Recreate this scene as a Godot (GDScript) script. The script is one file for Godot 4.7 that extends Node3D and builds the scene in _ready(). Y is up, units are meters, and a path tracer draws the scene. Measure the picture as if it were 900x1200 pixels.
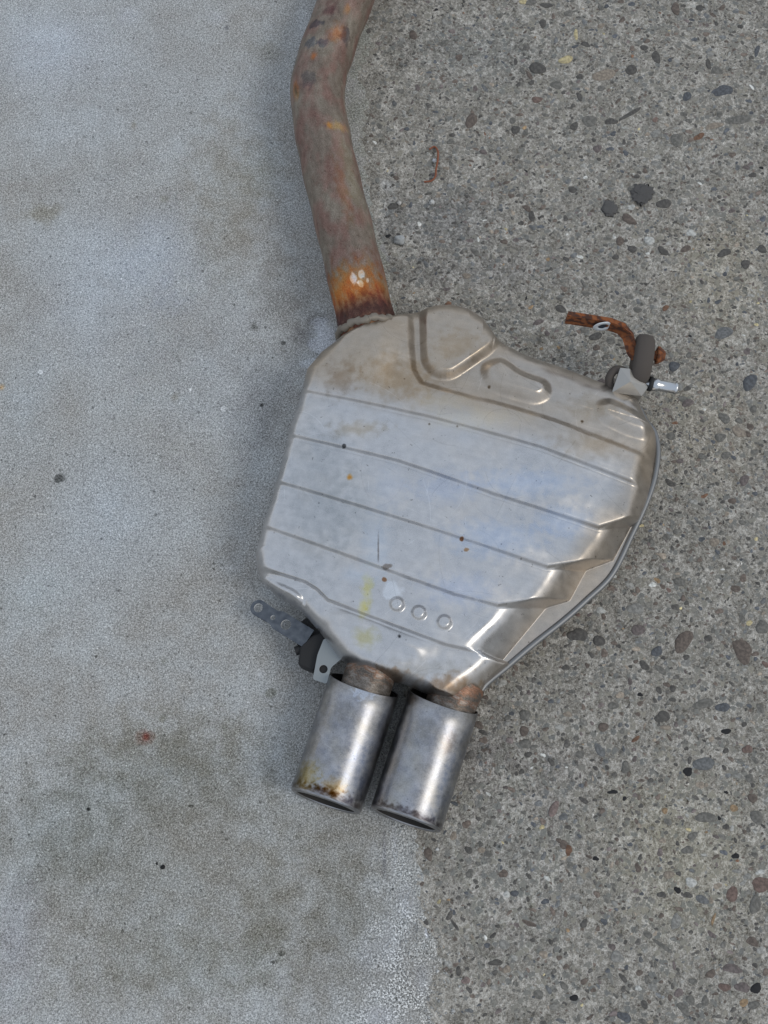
extends Node3D
# A car's rear silencer lying on concrete, seen from above. Metres, y up; the origin is on the ground under the middle of the silencer.

const FLANGE = 0.058
var rng := RandomNumberGenerator.new()
var step_lines := []
var step_at := []
var boundary := []
var pads := []
var valley := []
var walls := []
var dimples := []
var dents := noise(66, 22.0, FastNoiseLite.TYPE_SIMPLEX, 2)
var outlets := []
var ridge := []
var inlet := Vector2.ZERO
var edge := []          # silencer outline: x, width of the rounded shoulder, z


func _ready():
	rng.seed = 41
	var cam := Camera3D.new()
	cam.name = "camera"
	cam.fov = 50.0
	cam.near = 0.05
	cam.far = 200.0
	cam.position = Vector3(-0.1021, 1.4, 0.4132)
	cam.rotation_degrees = Vector3(-74, 0, 0)
	add_child(cam)
	cam.current = true
	var env := Environment.new()
	env.background_mode = Environment.BG_SKY
	var sm := ProceduralSkyMaterial.new()
	sm.sky_top_color = Color(0.725, 0.765, 0.82)
	sm.sky_horizon_color = Color(0.88, 0.88, 0.875)
	sm.sky_curve = 0.12
	sm.sky_energy_multiplier = 1.0
	sm.ground_bottom_color = Color(0.40, 0.40, 0.39)
	sm.ground_horizon_color = Color(0.52, 0.52, 0.51)
	sm.sun_angle_max = 40.0
	sm.sun_curve = 0.15
	var sky := Sky.new()
	sky.sky_material = sm
	env.sky = sky
	env.tonemap_mode = Environment.TONE_MAPPER_LINEAR
	env.tonemap_exposure = 1.3
	env.sdfgi_enabled = true
	env.ssao_enabled = true
	env.ssil_enabled = true
	var we := WorldEnvironment.new()
	we.name = "environment"
	we.environment = env
	add_child(we)
	var sun := DirectionalLight3D.new()
	sun.name = "sun"
	sun.light_color = Color(1.0, 0.985, 0.96)
	sun.light_energy = 0.28
	sun.light_angular_distance = 24.0
	sun.shadow_enabled = true
	add_child(sun)
	sun.look_at_from_position(Vector3(0.9, 1.05, 0.3), Vector3.ZERO, Vector3.UP)

	boundary = [Vector2(-0.1528, -0.9319), Vector2(-0.1517, -0.8038), Vector2(-0.1242, -0.4491), Vector2(-0.0962, -0.2347), Vector2(-0.0724, 0.3429), Vector2(-0.0668, 0.4443), Vector2(-0.0542, 0.5415), Vector2(-0.0472, 0.635), Vector2(-0.041, 0.6982)]
	_ground()
	_exhaust()
	_loose_bits()


# ---------------------------------------------------------------- helpers
func obj(called: String, mesh: Mesh, m: Material, parent: Node = null) -> MeshInstance3D:
	var o := MeshInstance3D.new()
	o.name = called
	o.mesh = mesh
	o.material_override = m
	o.cast_shadow = GeometryInstance3D.SHADOW_CASTING_SETTING_ON
	(self if parent == null else parent).add_child(o, true)
	return o


func tag(o: Node, label: String, category := "", group := "", kind := ""):
	if label: o.set_meta("label", label)
	if category: o.set_meta("category", category)
	if group: o.set_meta("group", group)
	if kind: o.set_meta("kind", kind)


func begin() -> SurfaceTool:
	var st := SurfaceTool.new()
	st.begin(Mesh.PRIMITIVE_TRIANGLES)
	return st


func lin(r: float, g: float, b: float) -> Color:
	return Color(r, g, b)


func mat(c: Color, rough: float, metal := 0.0) -> StandardMaterial3D:
	var m := StandardMaterial3D.new()
	m.albedo_color = c
	m.roughness = rough
	m.metallic = metal
	return m


func noise(seed_: int, freq: float, kind := FastNoiseLite.TYPE_SIMPLEX, oct := 1) -> FastNoiseLite:
	var n := FastNoiseLite.new()
	n.seed = seed_
	n.frequency = freq
	n.noise_type = kind
	n.fractal_type = FastNoiseLite.FRACTAL_FBM if oct > 1 else FastNoiseLite.FRACTAL_NONE
	n.fractal_octaves = oct
	return n


func cells(seed_: int, freq: float, ret: int, warp := 0.0) -> FastNoiseLite:
	var n := FastNoiseLite.new()
	n.seed = seed_
	n.frequency = freq
	n.noise_type = FastNoiseLite.TYPE_CELLULAR
	n.fractal_type = FastNoiseLite.FRACTAL_NONE
	n.cellular_return_type = ret
	n.cellular_jitter = 1.0
	if warp > 0.0:
		n.domain_warp_enabled = true
		n.domain_warp_amplitude = warp
		n.domain_warp_frequency = freq * 1.3
	return n


func bytes(n: FastNoiseLite, w: int, h: int) -> PackedByteArray:
	return n.get_image(w, h, false, false, true).get_data()


func tex(data: PackedByteArray, w: int, h: int, fmt := Image.FORMAT_RGB8) -> ImageTexture:
	return ImageTexture.create_from_image(Image.create_from_data(w, h, false, fmt, data))


# soft coloured spots: each spot is x, z, rx, rz, dr, dg, db and how ragged it is; the frame is x0, z0, width, depth
func stains_and_shading(px: PackedByteArray, w: int, h: int, x0: float, z0: float, sx: float, sz: float, spots: Array, ragged: PackedByteArray):
	for s in spots:
		var cx: float = (s[0] - x0) / sx * w
		var cy: float = (s[1] - z0) / sz * h
		var rx: float = s[2] / sx * w
		var ry: float = s[3] / sz * h
		var rag: float = s[7]
		for y in range(maxi(0, int(cy - ry * 1.6)), mini(h, int(cy + ry * 1.6) + 1)):
			for x in range(maxi(0, int(cx - rx * 1.6)), mini(w, int(cx + rx * 1.6) + 1)):
				var dx: float = (x - cx) / rx
				var dy: float = (y - cy) / ry
				var i := y * w + x
				var d := sqrt(dx * dx + dy * dy) + (ragged[i] - 128) * 0.0042 * rag
				if d < 1.0:
					var k := (1.0 - d)
					k = k * k * (3.0 - 2.0 * k) if rag < 0.75 else minf(1.0, k * 3.0)
					px[i * 3] = clampi(px[i * 3] + int(s[4] * k), 0, 255)
					px[i * 3 + 1] = clampi(px[i * 3 + 1] + int(s[5] * k), 0, 255)
					px[i * 3 + 2] = clampi(px[i * 3 + 2] + int(s[6] * k), 0, 255)


# fine scratches: thin, slightly bent lines of random length and tone
func scratch(px: PackedByteArray, w: int, h: int, seed_: int, count: int, longest: float, tone: int, heading := -1.0):
	var r := RandomNumberGenerator.new()
	r.seed = seed_
	for k in count:
		var x := r.randf() * w
		var y := r.randf() * h
		var a := r.randf() * TAU if heading < 0.0 else heading + r.randfn(0.0, 0.25)
		var bend := r.randfn(0.0, 0.012)
		var add := int(r.randf_range(-1.0, 1.0) * tone)
		for s in int(longest * pow(r.randf(), 2.0)) + 4:
			x += cos(a)
			y += sin(a)
			a += bend
			if x < 0 or y < 0 or x >= w or y >= h: break
			var i := (int(y) * w + int(x)) * 3
			for c in 3: px[i + c] = clampi(px[i + c] + add, 0, 255)


# pores and grains: small dots, darker or paler than what they sit in
func dots(px: PackedByteArray, w: int, h: int, seed_: int, count: int, biggest: float, tone: int):
	var r := RandomNumberGenerator.new()
	r.seed = seed_
	for k in count:
		var cx := r.randf_range(3, w - 4)
		var cy := r.randf_range(3, h - 4)
		var q := 0.7 + (biggest - 0.7) * pow(r.randf(), 5.0)
		var add := int(tone * r.randf_range(0.4, 1.0))
		for y in range(maxi(0, int(cy - q)), mini(h, int(cy + q) + 2)):
			for x in range(maxi(0, int(cx - q)), mini(w, int(cx + q) + 2)):
				if (x - cx) * (x - cx) + (y - cy) * (y - cy) <= q * q:
					for c in 3: px[(y * w + x) * 3 + c] = clampi(px[(y * w + x) * 3 + c] + add, 0, 255)


func sm(a: float, b: float, x: float) -> float:
	var t := clampf((x - a) / (b - a), 0.0, 1.0)
	return t * t * (3.0 - 2.0 * t)


# signed distance to an open line: positive on its +z side
func side(p: Vector2, line: Array) -> float:
	var best := 1e9
	var s := 1.0
	for i in line.size() - 1:
		var a: Vector2 = line[i]
		var ab: Vector2 = line[i + 1] - a
		var ap := p - a
		var t := clampf(ap.dot(ab) / ab.length_squared(), 0.0, 1.0)
		var d := (ap - ab * t).length_squared()
		if d < best:
			best = d
			s = ab.x * ap.y - ab.y * ap.x
	return sqrt(best) * (1.0 if s >= 0.0 else -1.0)


# signed distance to a closed outline: positive inside
func inside(p: Vector2, poly: Array) -> float:
	var best := 1e9
	var hit := false
	var n := poly.size()
	for i in n:
		var a: Vector2 = poly[i]
		var b: Vector2 = poly[(i + 1) % n]
		var ab := b - a
		var ap := p - a
		var t := clampf(ap.dot(ab) / ab.length_squared(), 0.0, 1.0)
		best = minf(best, (ap - ab * t).length_squared())
		if (a.y > p.y) != (b.y > p.y) and p.x < a.x + ab.x * (p.y - a.y) / ab.y:
			hit = not hit
	return sqrt(best) * (1.0 if hit else -1.0)


func curve(points: Array, step := 0.006) -> Array:
	var c := Curve3D.new()
	var n := points.size()
	for i in n:
		var t: Vector3 = (points[mini(i + 1, n - 1)] - points[maxi(i - 1, 0)]) / 6.0
		c.add_point(points[i], -t, t)
	c.bake_interval = step
	return Array(c.get_baked_points())


func quad(st: SurfaceTool, a: int, b: int, c: int, d: int):      # clockwise from outside
	for i in [a, b, c, a, c, d]: st.add_index(i)


# a round tube along a path, u round it (0.5 on top), v along it; radius may be a number or one per point
func tube(path: Array, radius, seg := 24, caps := true) -> ArrayMesh:
	var st := begin()
	var n := path.size()
	var along := 0.0
	var total := 0.0
	for i in n - 1: total += path[i].distance_to(path[i + 1])
	for i in n:
		var t: Vector3 = (path[mini(i + 1, n - 1)] - path[maxi(i - 1, 0)]).normalized()
		var sideways := t.cross(Vector3.UP)
		sideways = sideways.normalized() if sideways.length() > 0.01 else Vector3.RIGHT
		var up := sideways.cross(t).normalized()
		if i > 0: along += path[i].distance_to(path[i - 1])
		var r: float = radius if radius is float else radius[i]
		for k in seg + 1:
			var a := TAU * (float(k) / seg - 0.5)
			var d := up * cos(a) + sideways * sin(a)
			st.set_uv(Vector2(float(k) / seg, along / total))
			st.set_normal(d)
			st.add_vertex(path[i] + d * r)
	for i in n - 1:
		for k in seg:
			var a := i * (seg + 1) + k
			quad(st, a, a + seg + 1, a + seg + 2, a + 1)
	if caps:
		for e in [0, n - 1]:
			var t: Vector3 = (path[e] - path[1 if e == 0 else n - 2]).normalized()
			var first := n * (seg + 1) + (0 if e == 0 else seg + 2)
			st.set_normal(t)
			st.set_uv(Vector2(0.5, 0.0 if e == 0 else 1.0))
			st.add_vertex(path[e])
			var base: int = e * (seg + 1)
			var sideways := t.cross(Vector3.UP).normalized() if absf(t.y) < 0.99 else Vector3.RIGHT
			for k in seg + 1:
				var t2: Vector3 = (path[mini(e + 1, n - 1)] - path[maxi(e - 1, 0)]).normalized()
				sideways = t2.cross(Vector3.UP)
				sideways = sideways.normalized() if sideways.length() > 0.01 else Vector3.RIGHT
				var up := sideways.cross(t2).normalized()
				var a := TAU * (float(k) / seg - 0.5)
				var r: float = radius if radius is float else radius[e]
				st.set_normal(t)
				st.add_vertex(path[e] + (up * cos(a) + sideways * sin(a)) * r)
			for k in seg:
				if e == 0:
					for i in [first, first + 1 + k, first + 2 + k]: st.add_index(i)
				else:
					for i in [first, first + 2 + k, first + 1 + k]: st.add_index(i)
	return st.commit()


# a turned shape: rings of (along, radius, slant) round an axis; slant moves the upper side of that ring along the axis
func turned(at: Vector3, axis: Vector3, rings: Array, seg := 64) -> ArrayMesh:
	var st := begin()
	var t := axis.normalized()
	var sideways := t.cross(Vector3.UP).normalized()
	var up := sideways.cross(t).normalized()
	for i in rings.size():
		var g: Vector3 = rings[i]
		for k in seg + 1:
			var a := TAU * (float(k) / seg - 0.5)
			var d := up * cos(a) + sideways * sin(a)
			st.set_uv(Vector2(float(k) / seg, float(i) / (rings.size() - 1)))
			st.set_smooth_group(0)
			st.add_vertex(at + t * (g.x + g.z * cos(a)) + d * g.y)
	for i in rings.size() - 1:
		for k in seg:
			var a := i * (seg + 1) + k
			quad(st, a, a + seg + 1, a + seg + 2, a + 1)
	st.generate_normals()
	return st.commit()


# an outline in the ground plane raised from y0 to y1, its upper and lower edges bevelled
func prism(outline: Array, y0: float, y1: float, bevel: float) -> ArrayMesh:
	var pts := PackedVector2Array(outline)
	if Geometry2D.is_polygon_clockwise(pts): pts.reverse()
	var inner := PackedVector2Array()
	var n := pts.size()
	for i in n:
		var a := (pts[i] - pts[(i + n - 1) % n]).normalized()
		var b := (pts[(i + 1) % n] - pts[i]).normalized()
		var m := (a.orthogonal() + b.orthogonal()).normalized()
		inner.append(pts[i] - m * bevel if Geometry2D.is_point_in_polygon(pts[i] - m * bevel, pts) else pts[i] + m * bevel)
	var st := begin()
	var levels := [[inner, y0], [pts, y0 + bevel], [pts, y1 - bevel], [inner, y1]]
	for j in 3:
		for i in n:
			var i2 := (i + 1) % n
			var a := v3(levels[j][0][i], levels[j][1])
			var b := v3(levels[j][0][i2], levels[j][1])
			var c := v3(levels[j + 1][0][i2], levels[j + 1][1])
			var d := v3(levels[j + 1][0][i], levels[j + 1][1])
			st.set_smooth_group(-1)
			for p in [a, c, b, a, d, c]: st.add_vertex(p)
	var tri := Geometry2D.triangulate_polygon(inner)
	for i in range(0, tri.size(), 3):
		var f := [inner[tri[i]], inner[tri[i + 1]], inner[tri[i + 2]]]
		var ccw: bool = (f[1] - f[0]).cross(f[2] - f[0]) > 0.0
		for p in (f if ccw else [f[0], f[2], f[1]]): st.add_vertex(v3(p, y1))
		for p in ([f[0], f[2], f[1]] if ccw else f): st.add_vertex(v3(p, y0))
	st.generate_normals()
	return st.commit()


func v3(p: Vector2, y: float) -> Vector3:
	return Vector3(p.x, y, p.y)


# a bent strip: centres, half-width vectors, thickness
func strip(centres: Array, halves: Array, thick: float) -> ArrayMesh:
	var st := begin()
	var n := centres.size()
	var corner := []
	for i in n:
		var t: Vector3 = (centres[mini(i + 1, n - 1)] - centres[maxi(i - 1, 0)]).normalized()
		var nn: Vector3 = halves[i].cross(t).normalized() * thick * 0.5
		corner.append([centres[i] + halves[i] + nn, centres[i] - halves[i] + nn, centres[i] - halves[i] - nn, centres[i] + halves[i] - nn])
	st.set_smooth_group(-1)
	for i in n - 1:
		for k in 4:
			var a: Vector3 = corner[i][k]
			var b: Vector3 = corner[i][(k + 1) % 4]
			var c: Vector3 = corner[i + 1][(k + 1) % 4]
			var d: Vector3 = corner[i + 1][k]
			for p in [a, c, b, a, d, c]: st.add_vertex(p)
	for e in [0, n - 1]:
		var q: Array = corner[e]
		for p in ([q[0], q[1], q[2], q[0], q[2], q[3]] if e == 0 else [q[0], q[2], q[1], q[0], q[3], q[2]]): st.add_vertex(p)
	st.generate_normals()
	return st.commit()


func rounded(points: Array, r: float) -> Array:      # an outline with its corners cut round
	var out := []
	var n := points.size()
	for i in n:
		var p: Vector2 = points[i]
		var a: Vector2 = points[(i + n - 1) % n] - p
		var b: Vector2 = points[(i + 1) % n] - p
		var k := minf(r, minf(a.length(), b.length()) * 0.48)
		for s in 5:
			var t := s / 4.0
			var q0: Vector2 = p + a.normalized() * k * (1.0 - t)
			var q1: Vector2 = p + b.normalized() * k * t
			out.append(q0.lerp(q1, t))
	return out


# ---------------------------------------------------------------- the ground
func border_x(z: float) -> float:
	for i in boundary.size() - 1:
		if z <= boundary[i + 1].y or i == boundary.size() - 2:
			var t := clampf((z - boundary[i].y) / (boundary[i + 1].y - boundary[i].y), 0.0, 1.0)
			return lerpf(boundary[i].x, boundary[i + 1].x, t)
	return 0.0


# a sheet on a grid: fine where the photograph looks, mirrored coarse repeats of its pattern beyond
func sheet(xs: Array, zs: Array, x0: float, z0: float, sx: float, sz: float, height: Callable) -> ArrayMesh:
	var st := begin()
	var w := xs.size()
	for z in zs:
		for x in xs:
			st.set_uv(Vector2(pingpong((x - x0) / sx, 1.0), pingpong((z - z0) / sz, 1.0)))
			st.add_vertex(Vector3(x, height.call(x, z), z))
	for j in zs.size() - 1:
		for i in w - 1:
			var a := j * w + i
			quad(st, a, a + 1, a + w + 1, a + w)
	st.generate_normals()
	return st.commit()


func spread(from: float, to: float, step: float) -> Array:
	var out := []
	var n := int(ceil((to - from) / step))
	for i in n + 1: out.append(lerpf(from, to, float(i) / n))
	return out


func _ground():
	const W = 1024
	const H = 2048
	const X0 = -0.80
	const Z0 = -0.86
	const SX = 0.78
	const SZ = 1.56
	var g1 := bytes(noise(1, 0.42), W, H)
	var g2 := bytes(noise(2, 0.2), W, H)
	var g3 := bytes(noise(3, 0.016, FastNoiseLite.TYPE_SIMPLEX, 4), W, H)
	var g4 := bytes(noise(4, 0.0035, FastNoiseLite.TYPE_SIMPLEX, 3), W, H)
	var pore := bytes(noise(5, 0.09, FastNoiseLite.TYPE_SIMPLEX), W, H)
	var px := PackedByteArray()
	px.resize(W * H * 3)
	var bump := PackedByteArray()
	bump.resize(W * H)
	for y in H:
		var z := Z0 + SZ * y / H
		var bx := (border_x(z) - X0) / SX * W
		var crumb_share := sm(0.36, 0.62, z) * 0.9 + 0.25 + 0.6 * sm(-0.30, -0.24, z) * (1.0 - sm(-0.2, -0.12, z))
		var wide := 36.0 + 60.0 * sm(0.4, 0.62, z)
		for x in W:
			var i := y * W + x
			var a := g1[i] - 128
			var b := g2[i] - 128
			var c := g3[i] - 128
			var d := g4[i] - 128
			var h0 := (x * 73856093) ^ (y * 19349663)
			h0 = (h0 ^ (h0 >> 13)) * 1274126177
			var w := ((h0 >> 9) & 255) - 128
			var v := 151.0 + a * 0.27 + b * 0.15 + c * 0.06 + d * 0.06 + w * 0.22
			var e := (bx - x) / wide
			if e < 1.6:
				var k := crumb_share * maxf(0.0, 1.0 - absf(e - 0.35) * 0.8) * clampf(0.6 + c * 0.012 + b * 0.004, 0.0, 1.3)
				v += k * (6.0 + a * 0.34 + b * 0.3 + w * 0.15)
			var worn_edge := clampf((x - bx + 34.0 + c * 0.42 + b * 0.10) / 40.0, 0.0, 1.0)
			worn_edge *= 1.0 - 0.85 * sm(0.36, 0.43, z)
			v += worn_edge * (128.0 - v) * 0.75 + worn_edge * (b * 0.18 + a * 0.05)
			var p := pore[i]
			if p > 214 and g2[i] > 150: v -= (p - 214) * 1.3
			if g1[i] > 238 and p < 100: v += 20
			var cool := d * 0.014 + c * 0.012
			var j := i * 3
			px[j] = clampi(int(v + 0.5 - cool), 0, 255)
			px[j + 1] = clampi(int(v + 0.5), 0, 255)
			px[j + 2] = clampi(int(v - 2.0 + cool - worn_edge * 5.0), 0, 255)
			bump[i] = clampi(128 + (a >> 1) + (b >> 2) - (40 if p > 232 else 0), 0, 255)
	stains_and_shading(px, W, H, X0, Z0, SX, SZ, [
		[-0.5602, 0.0153, 0.0294, 0.0019, 26, 26, 24, 0.5],
		[-0.5315, 0.0212, 0.0158, 0.0014, 20, 20, 18, 0.5],
		[-0.4956, 0.1937, 0.0656, 0.0016, 12, 12, 11, 0.6],
		[-0.511, -0.4883, 0.0496, 0.0023, -12, -12, -12, 0.6],
		[-0.4152, -0.3265, 0.0019, 0.0528, -10, -10, -10, 0.6],
		[-0.3449, -0.1025, 0.0463, 0.0025, 12, 12, 12, 0.7],
		[-0.3029, 0.0872, 0.0179, 0.0046, 14, 14, 15, 0.8],
		[-0.3207, -0.1334, 0.0035, 0.0037, 34, 34, 34, 0.9],
		[-0.3675, -0.1621, 0.0028, 0.003, 50, 50, 50, 0.9],
		[-0.5743, -0.1874, 0.0028, 0.003, 50, 50, 50, 0.9],
		[-0.3614, 0.4542, 0.3423, 0.2172, -15, -16, -19, 0.35],
		[-0.3797, 0.3117, 0.1601, 0.0621, -6, -7, -9, 0.6],
		[-0.3379, -0.209, 0.1415, 0.1972, 2, 4, 7, 0.5],
		[-0.1325, 0.5605, 0.2029, 0.1466, -8, -8, -8, 0.3],
		[-0.563, -0.6808, 0.3329, 0.2456, 7, 10, 14, 0.3],
		[-0.6039, -0.711, 0.1415, 0.1047, 8, 10, 14, 0.3],
		[-0.4995, -0.3265, 0.1566, 0.2178, 8, 12, 18, 0.35],
		[-0.5906, -0.1334, 0.0698, 0.1452, 6, 10, 14, 0.3],
		[-0.4175, -0.3668, 0.0849, 0.1191, 6, 9, 14, 0.3],
		[-0.4643, 0.0118, 0.1471, 0.1709, 8, 12, 17, 0.35],
		[-0.5561, 0.127, 0.0775, 0.0667, 4, 7, 9, 0.3],
		[-0.3303, -0.463, 0.074, 0.2024, -11, -13, -17, 0.5],
		[-0.2822, -0.711, 0.0386, 0.0393, -12, -13, -16, 0.5],
		[-0.2761, -0.5053, 0.0497, 0.0839, -8, -9, -13, 0.4],
		[-0.2459, -0.2999, 0.0599, 0.1037, -16, -17, -18, 0.5],
		[-0.2765, -0.1334, 0.0582, 0.1096, -14, -14, -13, 0.4],  # soft shade left of the silencer, painted into the slab colour
		[-0.3673, 0.3429, 0.2122, 0.0914, -16, -15, -16, 0.4],
		[-0.4882, 0.4243, 0.1252, 0.1077, -14, -12, -12, 0.4],
		[-0.235, 0.5224, 0.0614, 0.1126, -9, -9, -11, 0.5],
		[-0.3451, 0.57, 0.1822, 0.0742, -8, -7, -8, 0.4],
		[-0.54, 0.5415, 0.0509, 0.1117, 2, 3, 8, 0.4],
		[-0.1535, 0.4934, 0.0617, 0.1507, -12, -12, -14, 0.4],
		[-0.5929, -0.4324, 0.0393, 0.0248, -16, -19, -26, 0.7],
		[-0.3879, -0.1508, 0.0128, 0.0112, -28, -32, -38, 0.7],
		[-0.4212, -0.456, 0.0111, 0.0098, -14, -15, -20, 0.7],
		[-0.471, -0.5815, 0.0076, 0.0131, -18, -22, -28, 0.6],
		[-0.6261, -0.1646, 0.0082, 0.0088, 10, -22, -58, 0.7],
		[-0.4004, 0.3043, 0.0075, 0.0084, -22, -66, -70, 0.6],
		[-0.4004, 0.3054, 0.0139, 0.0136, -14, -24, -26, 0.9],
		[-0.3813, 0.2832, 0.0075, 0.0074, -24, -24, -30, 0.5],
		[-0.5371, -0.0345, 0.008, 0.0072, -66, -66, -66, 0.8],
		[-0.5377, 0.0142, 0.0034, 0.0035, -40, -40, -40, 0.7],
		[-0.3821, 0.2101, 0.0098, 0.0098, -20, -20, -24, 0.6],
		[-0.3418, -0.7524, 0.0065, 0.0077, -55, -55, -50, 0.7],
		[-0.2829, -0.2567, 0.0083, 0.0091, -38, -38, -40, 0.7],
		[-0.2418, -0.2321, 0.0047, 0.0039, -70, -70, -70, 0.8],
		[-0.2686, -0.1396, 0.0047, 0.005, -80, -80, -80, 0.9],
		[-0.2907, -0.2077, 0.0035, 0.0064, -46, -46, -46, 0.6],
		[-0.4482, 0.4866, 0.0093, 0.0088, -28, -28, -28, 0.5],
		[-0.4655, 0.3921, 0.0032, 0.003, -70, -70, -70, 0.8],
		[-0.3397, 0.388, 0.0042, 0.002, -60, -60, -60, 0.8],
		[-0.4666, 0.3921, 0.0021, 0.002, -60, -60, -60, 0.8],
		[-0.2338, 0.5662, 0.0061, 0.0028, -46, -46, -46, 0.8],
		[-0.2239, 0.5577, 0.0051, 0.0028, -46, -46, -46, 0.8],
		[-0.1939, -0.271, 0.031, 0.0156, -20, -20, -19, 0.6],  # this and the next: contact shade left of the weld, painted on
		[-0.2089, -0.245, 0.0309, 0.0206, -18, -18, -17, 0.6],
		[-0.1851, -0.2399, 0.0213, 0.0334, 26, 28, 34, 0.9],
		[-0.201, -0.2026, 0.0188, 0.0102, 16, 18, 22, 0.9],
		[-0.2355, -0.6359, 0.0152, 0.0295, 12, 13, 15, 0.9],
		[-0.2253, -0.757, 0.0182, 0.0612, 10, 11, 13, 0.6],
		[-0.2596, 0.2264, 0.0087, 0.0108, 20, 21, 24, 0.7],
		[-0.2448, 0.2502, 0.0097, 0.0075, -24, -24, -28, 0.8],
		[-0.3556, -0.7725, 0.026, 0.0217, 8, 9, 12, 0.6],
		[-0.4895, -0.7725, 0.0286, 0.0247, 7, 8, 11, 0.6],
		[-0.1021, 0.4443, 0.0042, 0.0355, -26, -26, -22, 0.6],
		[-0.0896, 0.4343, 0.0073, 0.0435, 14, 15, 18, 0.7],
		[-0.097, 0.551, 0.0224, 0.0433, 10, 11, 14, 0.6],
		[-0.0764, 0.5031, 0.0164, 0.0384, 9, 10, 13, 0.6],
		[-0.1071, 0.6258, 0.034, 0.0183, 12, 13, 17, 0.6],
		[-0.1224, 0.5605, 0.0203, 0.0319, 6, 7, 10, 0.6],
		[-0.0511, 0.532, 0.0031, 0.0115, 30, 32, 40, 0.8],
		[-0.0567, 0.5887, 0.0141, 0.0316, 6, 8, 12, 0.6]], g3)
	dots(px, W, H, 201, 5200, 2.6, -46)
	dots(px, W, H, 202, 2600, 1.7, 42)
	scratch(px, W, H, 203, 150, 110.0, 16)
	var left := mat(Color.WHITE, 0.9)
	left.albedo_texture = tex(px, W, H)
	left.heightmap_enabled = true
	left.heightmap_scale = 0.09
	left.heightmap_texture = tex(bump, W, H, Image.FORMAT_L8)
	var rough := noise(11, 60.0, FastNoiseLite.TYPE_SIMPLEX, 3)
	var wave := noise(12, 7.0)
	var slab_height := func(x: float, z: float) -> float:
		var d := x - border_x(z) + 0.012 * rough.get_noise_2d(x, z) + 0.012 * wave.get_noise_2d(x, z)
		return 0.0022 + 0.0012 * wave.get_noise_2d(x * 0.6, z * 0.6) + 0.0003 * rough.get_noise_2d(x * 4.0, z * 4.0) * sm(-0.1, 0.0, d) - 0.012 * sm(-0.004, 0.045, d)
	var far_z := [Z0 - SZ * 4.0, Z0 - SZ * 3.0, Z0 - SZ * 2.0, Z0 - SZ]
	far_z += spread(Z0, Z0 + SZ, 0.005)
	far_z += [Z0 + SZ * 2.0, Z0 + SZ * 3.0, Z0 + SZ * 4.0, Z0 + SZ * 5.0]
	var far_x := []
	for k in 8: far_x.append(X0 - SX * (8 - k))
	var slab := obj("smooth_concrete_slab", sheet(far_x + spread(X0, X0 + SX, 0.005), far_z, X0, Z0, SX, SZ, slab_height), left)
	tag(slab, "smooth pale grey concrete slab on the left, finely sandy and stained", "", "", "structure")

	_crumbs(slab, slab_height)

	# the older slab on the right, its surface worn down to the gravel in it
	const RX = -0.24
	var s1 := bytes(noise(21, 0.30), W, H)
	var s2 := bytes(noise(22, 0.11), W, H)
	var s3 := bytes(noise(23, 0.010, FastNoiseLite.TYPE_SIMPLEX, 4), W, H)
	var s4 := bytes(noise(27, 0.03, FastNoiseLite.TYPE_SIMPLEX, 3), W, H)
	var pit := bytes(noise(28, 0.13, FastNoiseLite.TYPE_SIMPLEX, 2), W, H)
	var ca := bytes(cells(24, 0.105, FastNoiseLite.RETURN_CELL_VALUE, 7.0), W, H)
	var cd := bytes(cells(24, 0.105, FastNoiseLite.RETURN_DISTANCE2_SUB, 7.0), W, H)
	var fa := bytes(cells(25, 0.21, FastNoiseLite.RETURN_CELL_VALUE, 3.0), W, H)
	var fd := bytes(cells(25, 0.21, FastNoiseLite.RETURN_DISTANCE2_SUB, 3.0), W, H)
	var qx := PackedByteArray()
	qx.resize(W * H * 3)
	var qb := PackedByteArray()
	qb.resize(W * H)
	for y in H:
		var z := Z0 + SZ * y / H
		var bx := (border_x(z) - RX) / SX * W
		for x in W:
			var i := y * W + x
			var a := s1[i] - 128
			var b := s2[i] - 128
			var c := s3[i] - 128
			var h0 := (x * 73856093) ^ (y * 19349663)
			h0 = (h0 ^ (h0 >> 13)) * 1274126177
			var w := ((h0 >> 9) & 255) - 128
			var v := 134.0 + a * 0.18 + b * 0.14 + c * 0.10 + w * 0.13 + (s4[i] - 128) * 0.19
			var r := 4.0
			var bl := -8.0
			var hgt := 118 + (a >> 2) + (b >> 2)
			var near := 1.0 - clampf((x - bx) / 110.0, 0.0, 1.0)       # fewer stones next to the smooth slab
			if fa[i] > 150 + near * 30 and fd[i] > 40:
				v += (fa[i] - 205) * 0.16
				hgt += 10
			if pit[i] > 204:
				v -= (pit[i] - 204) * 0.9
				hgt -= (pit[i] - 204) * 2
			if ca[i] > 168 + near * 50 and cd[i] > 34:
				var t := float((ca[i] * 7) % 40)
				v = 110.0 + t * 0.55 + a * 0.05
				r = 2.0 + (t - 20.0) * 0.12
				bl = -7.0 - (t - 18.0) * 0.2
				hgt += 30
			elif ca[i] > 160 + near * 50 and cd[i] > 14:
				v += 8.0
			v += near * (4.0 + c * 0.1)
			var j := i * 3
			qx[j] = clampi(int(v + r), 0, 255)
			qx[j + 1] = clampi(int(v), 0, 255)
			qx[j + 2] = clampi(int(v + bl), 0, 255)
			qb[i] = clampi(hgt, 0, 255)
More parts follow.
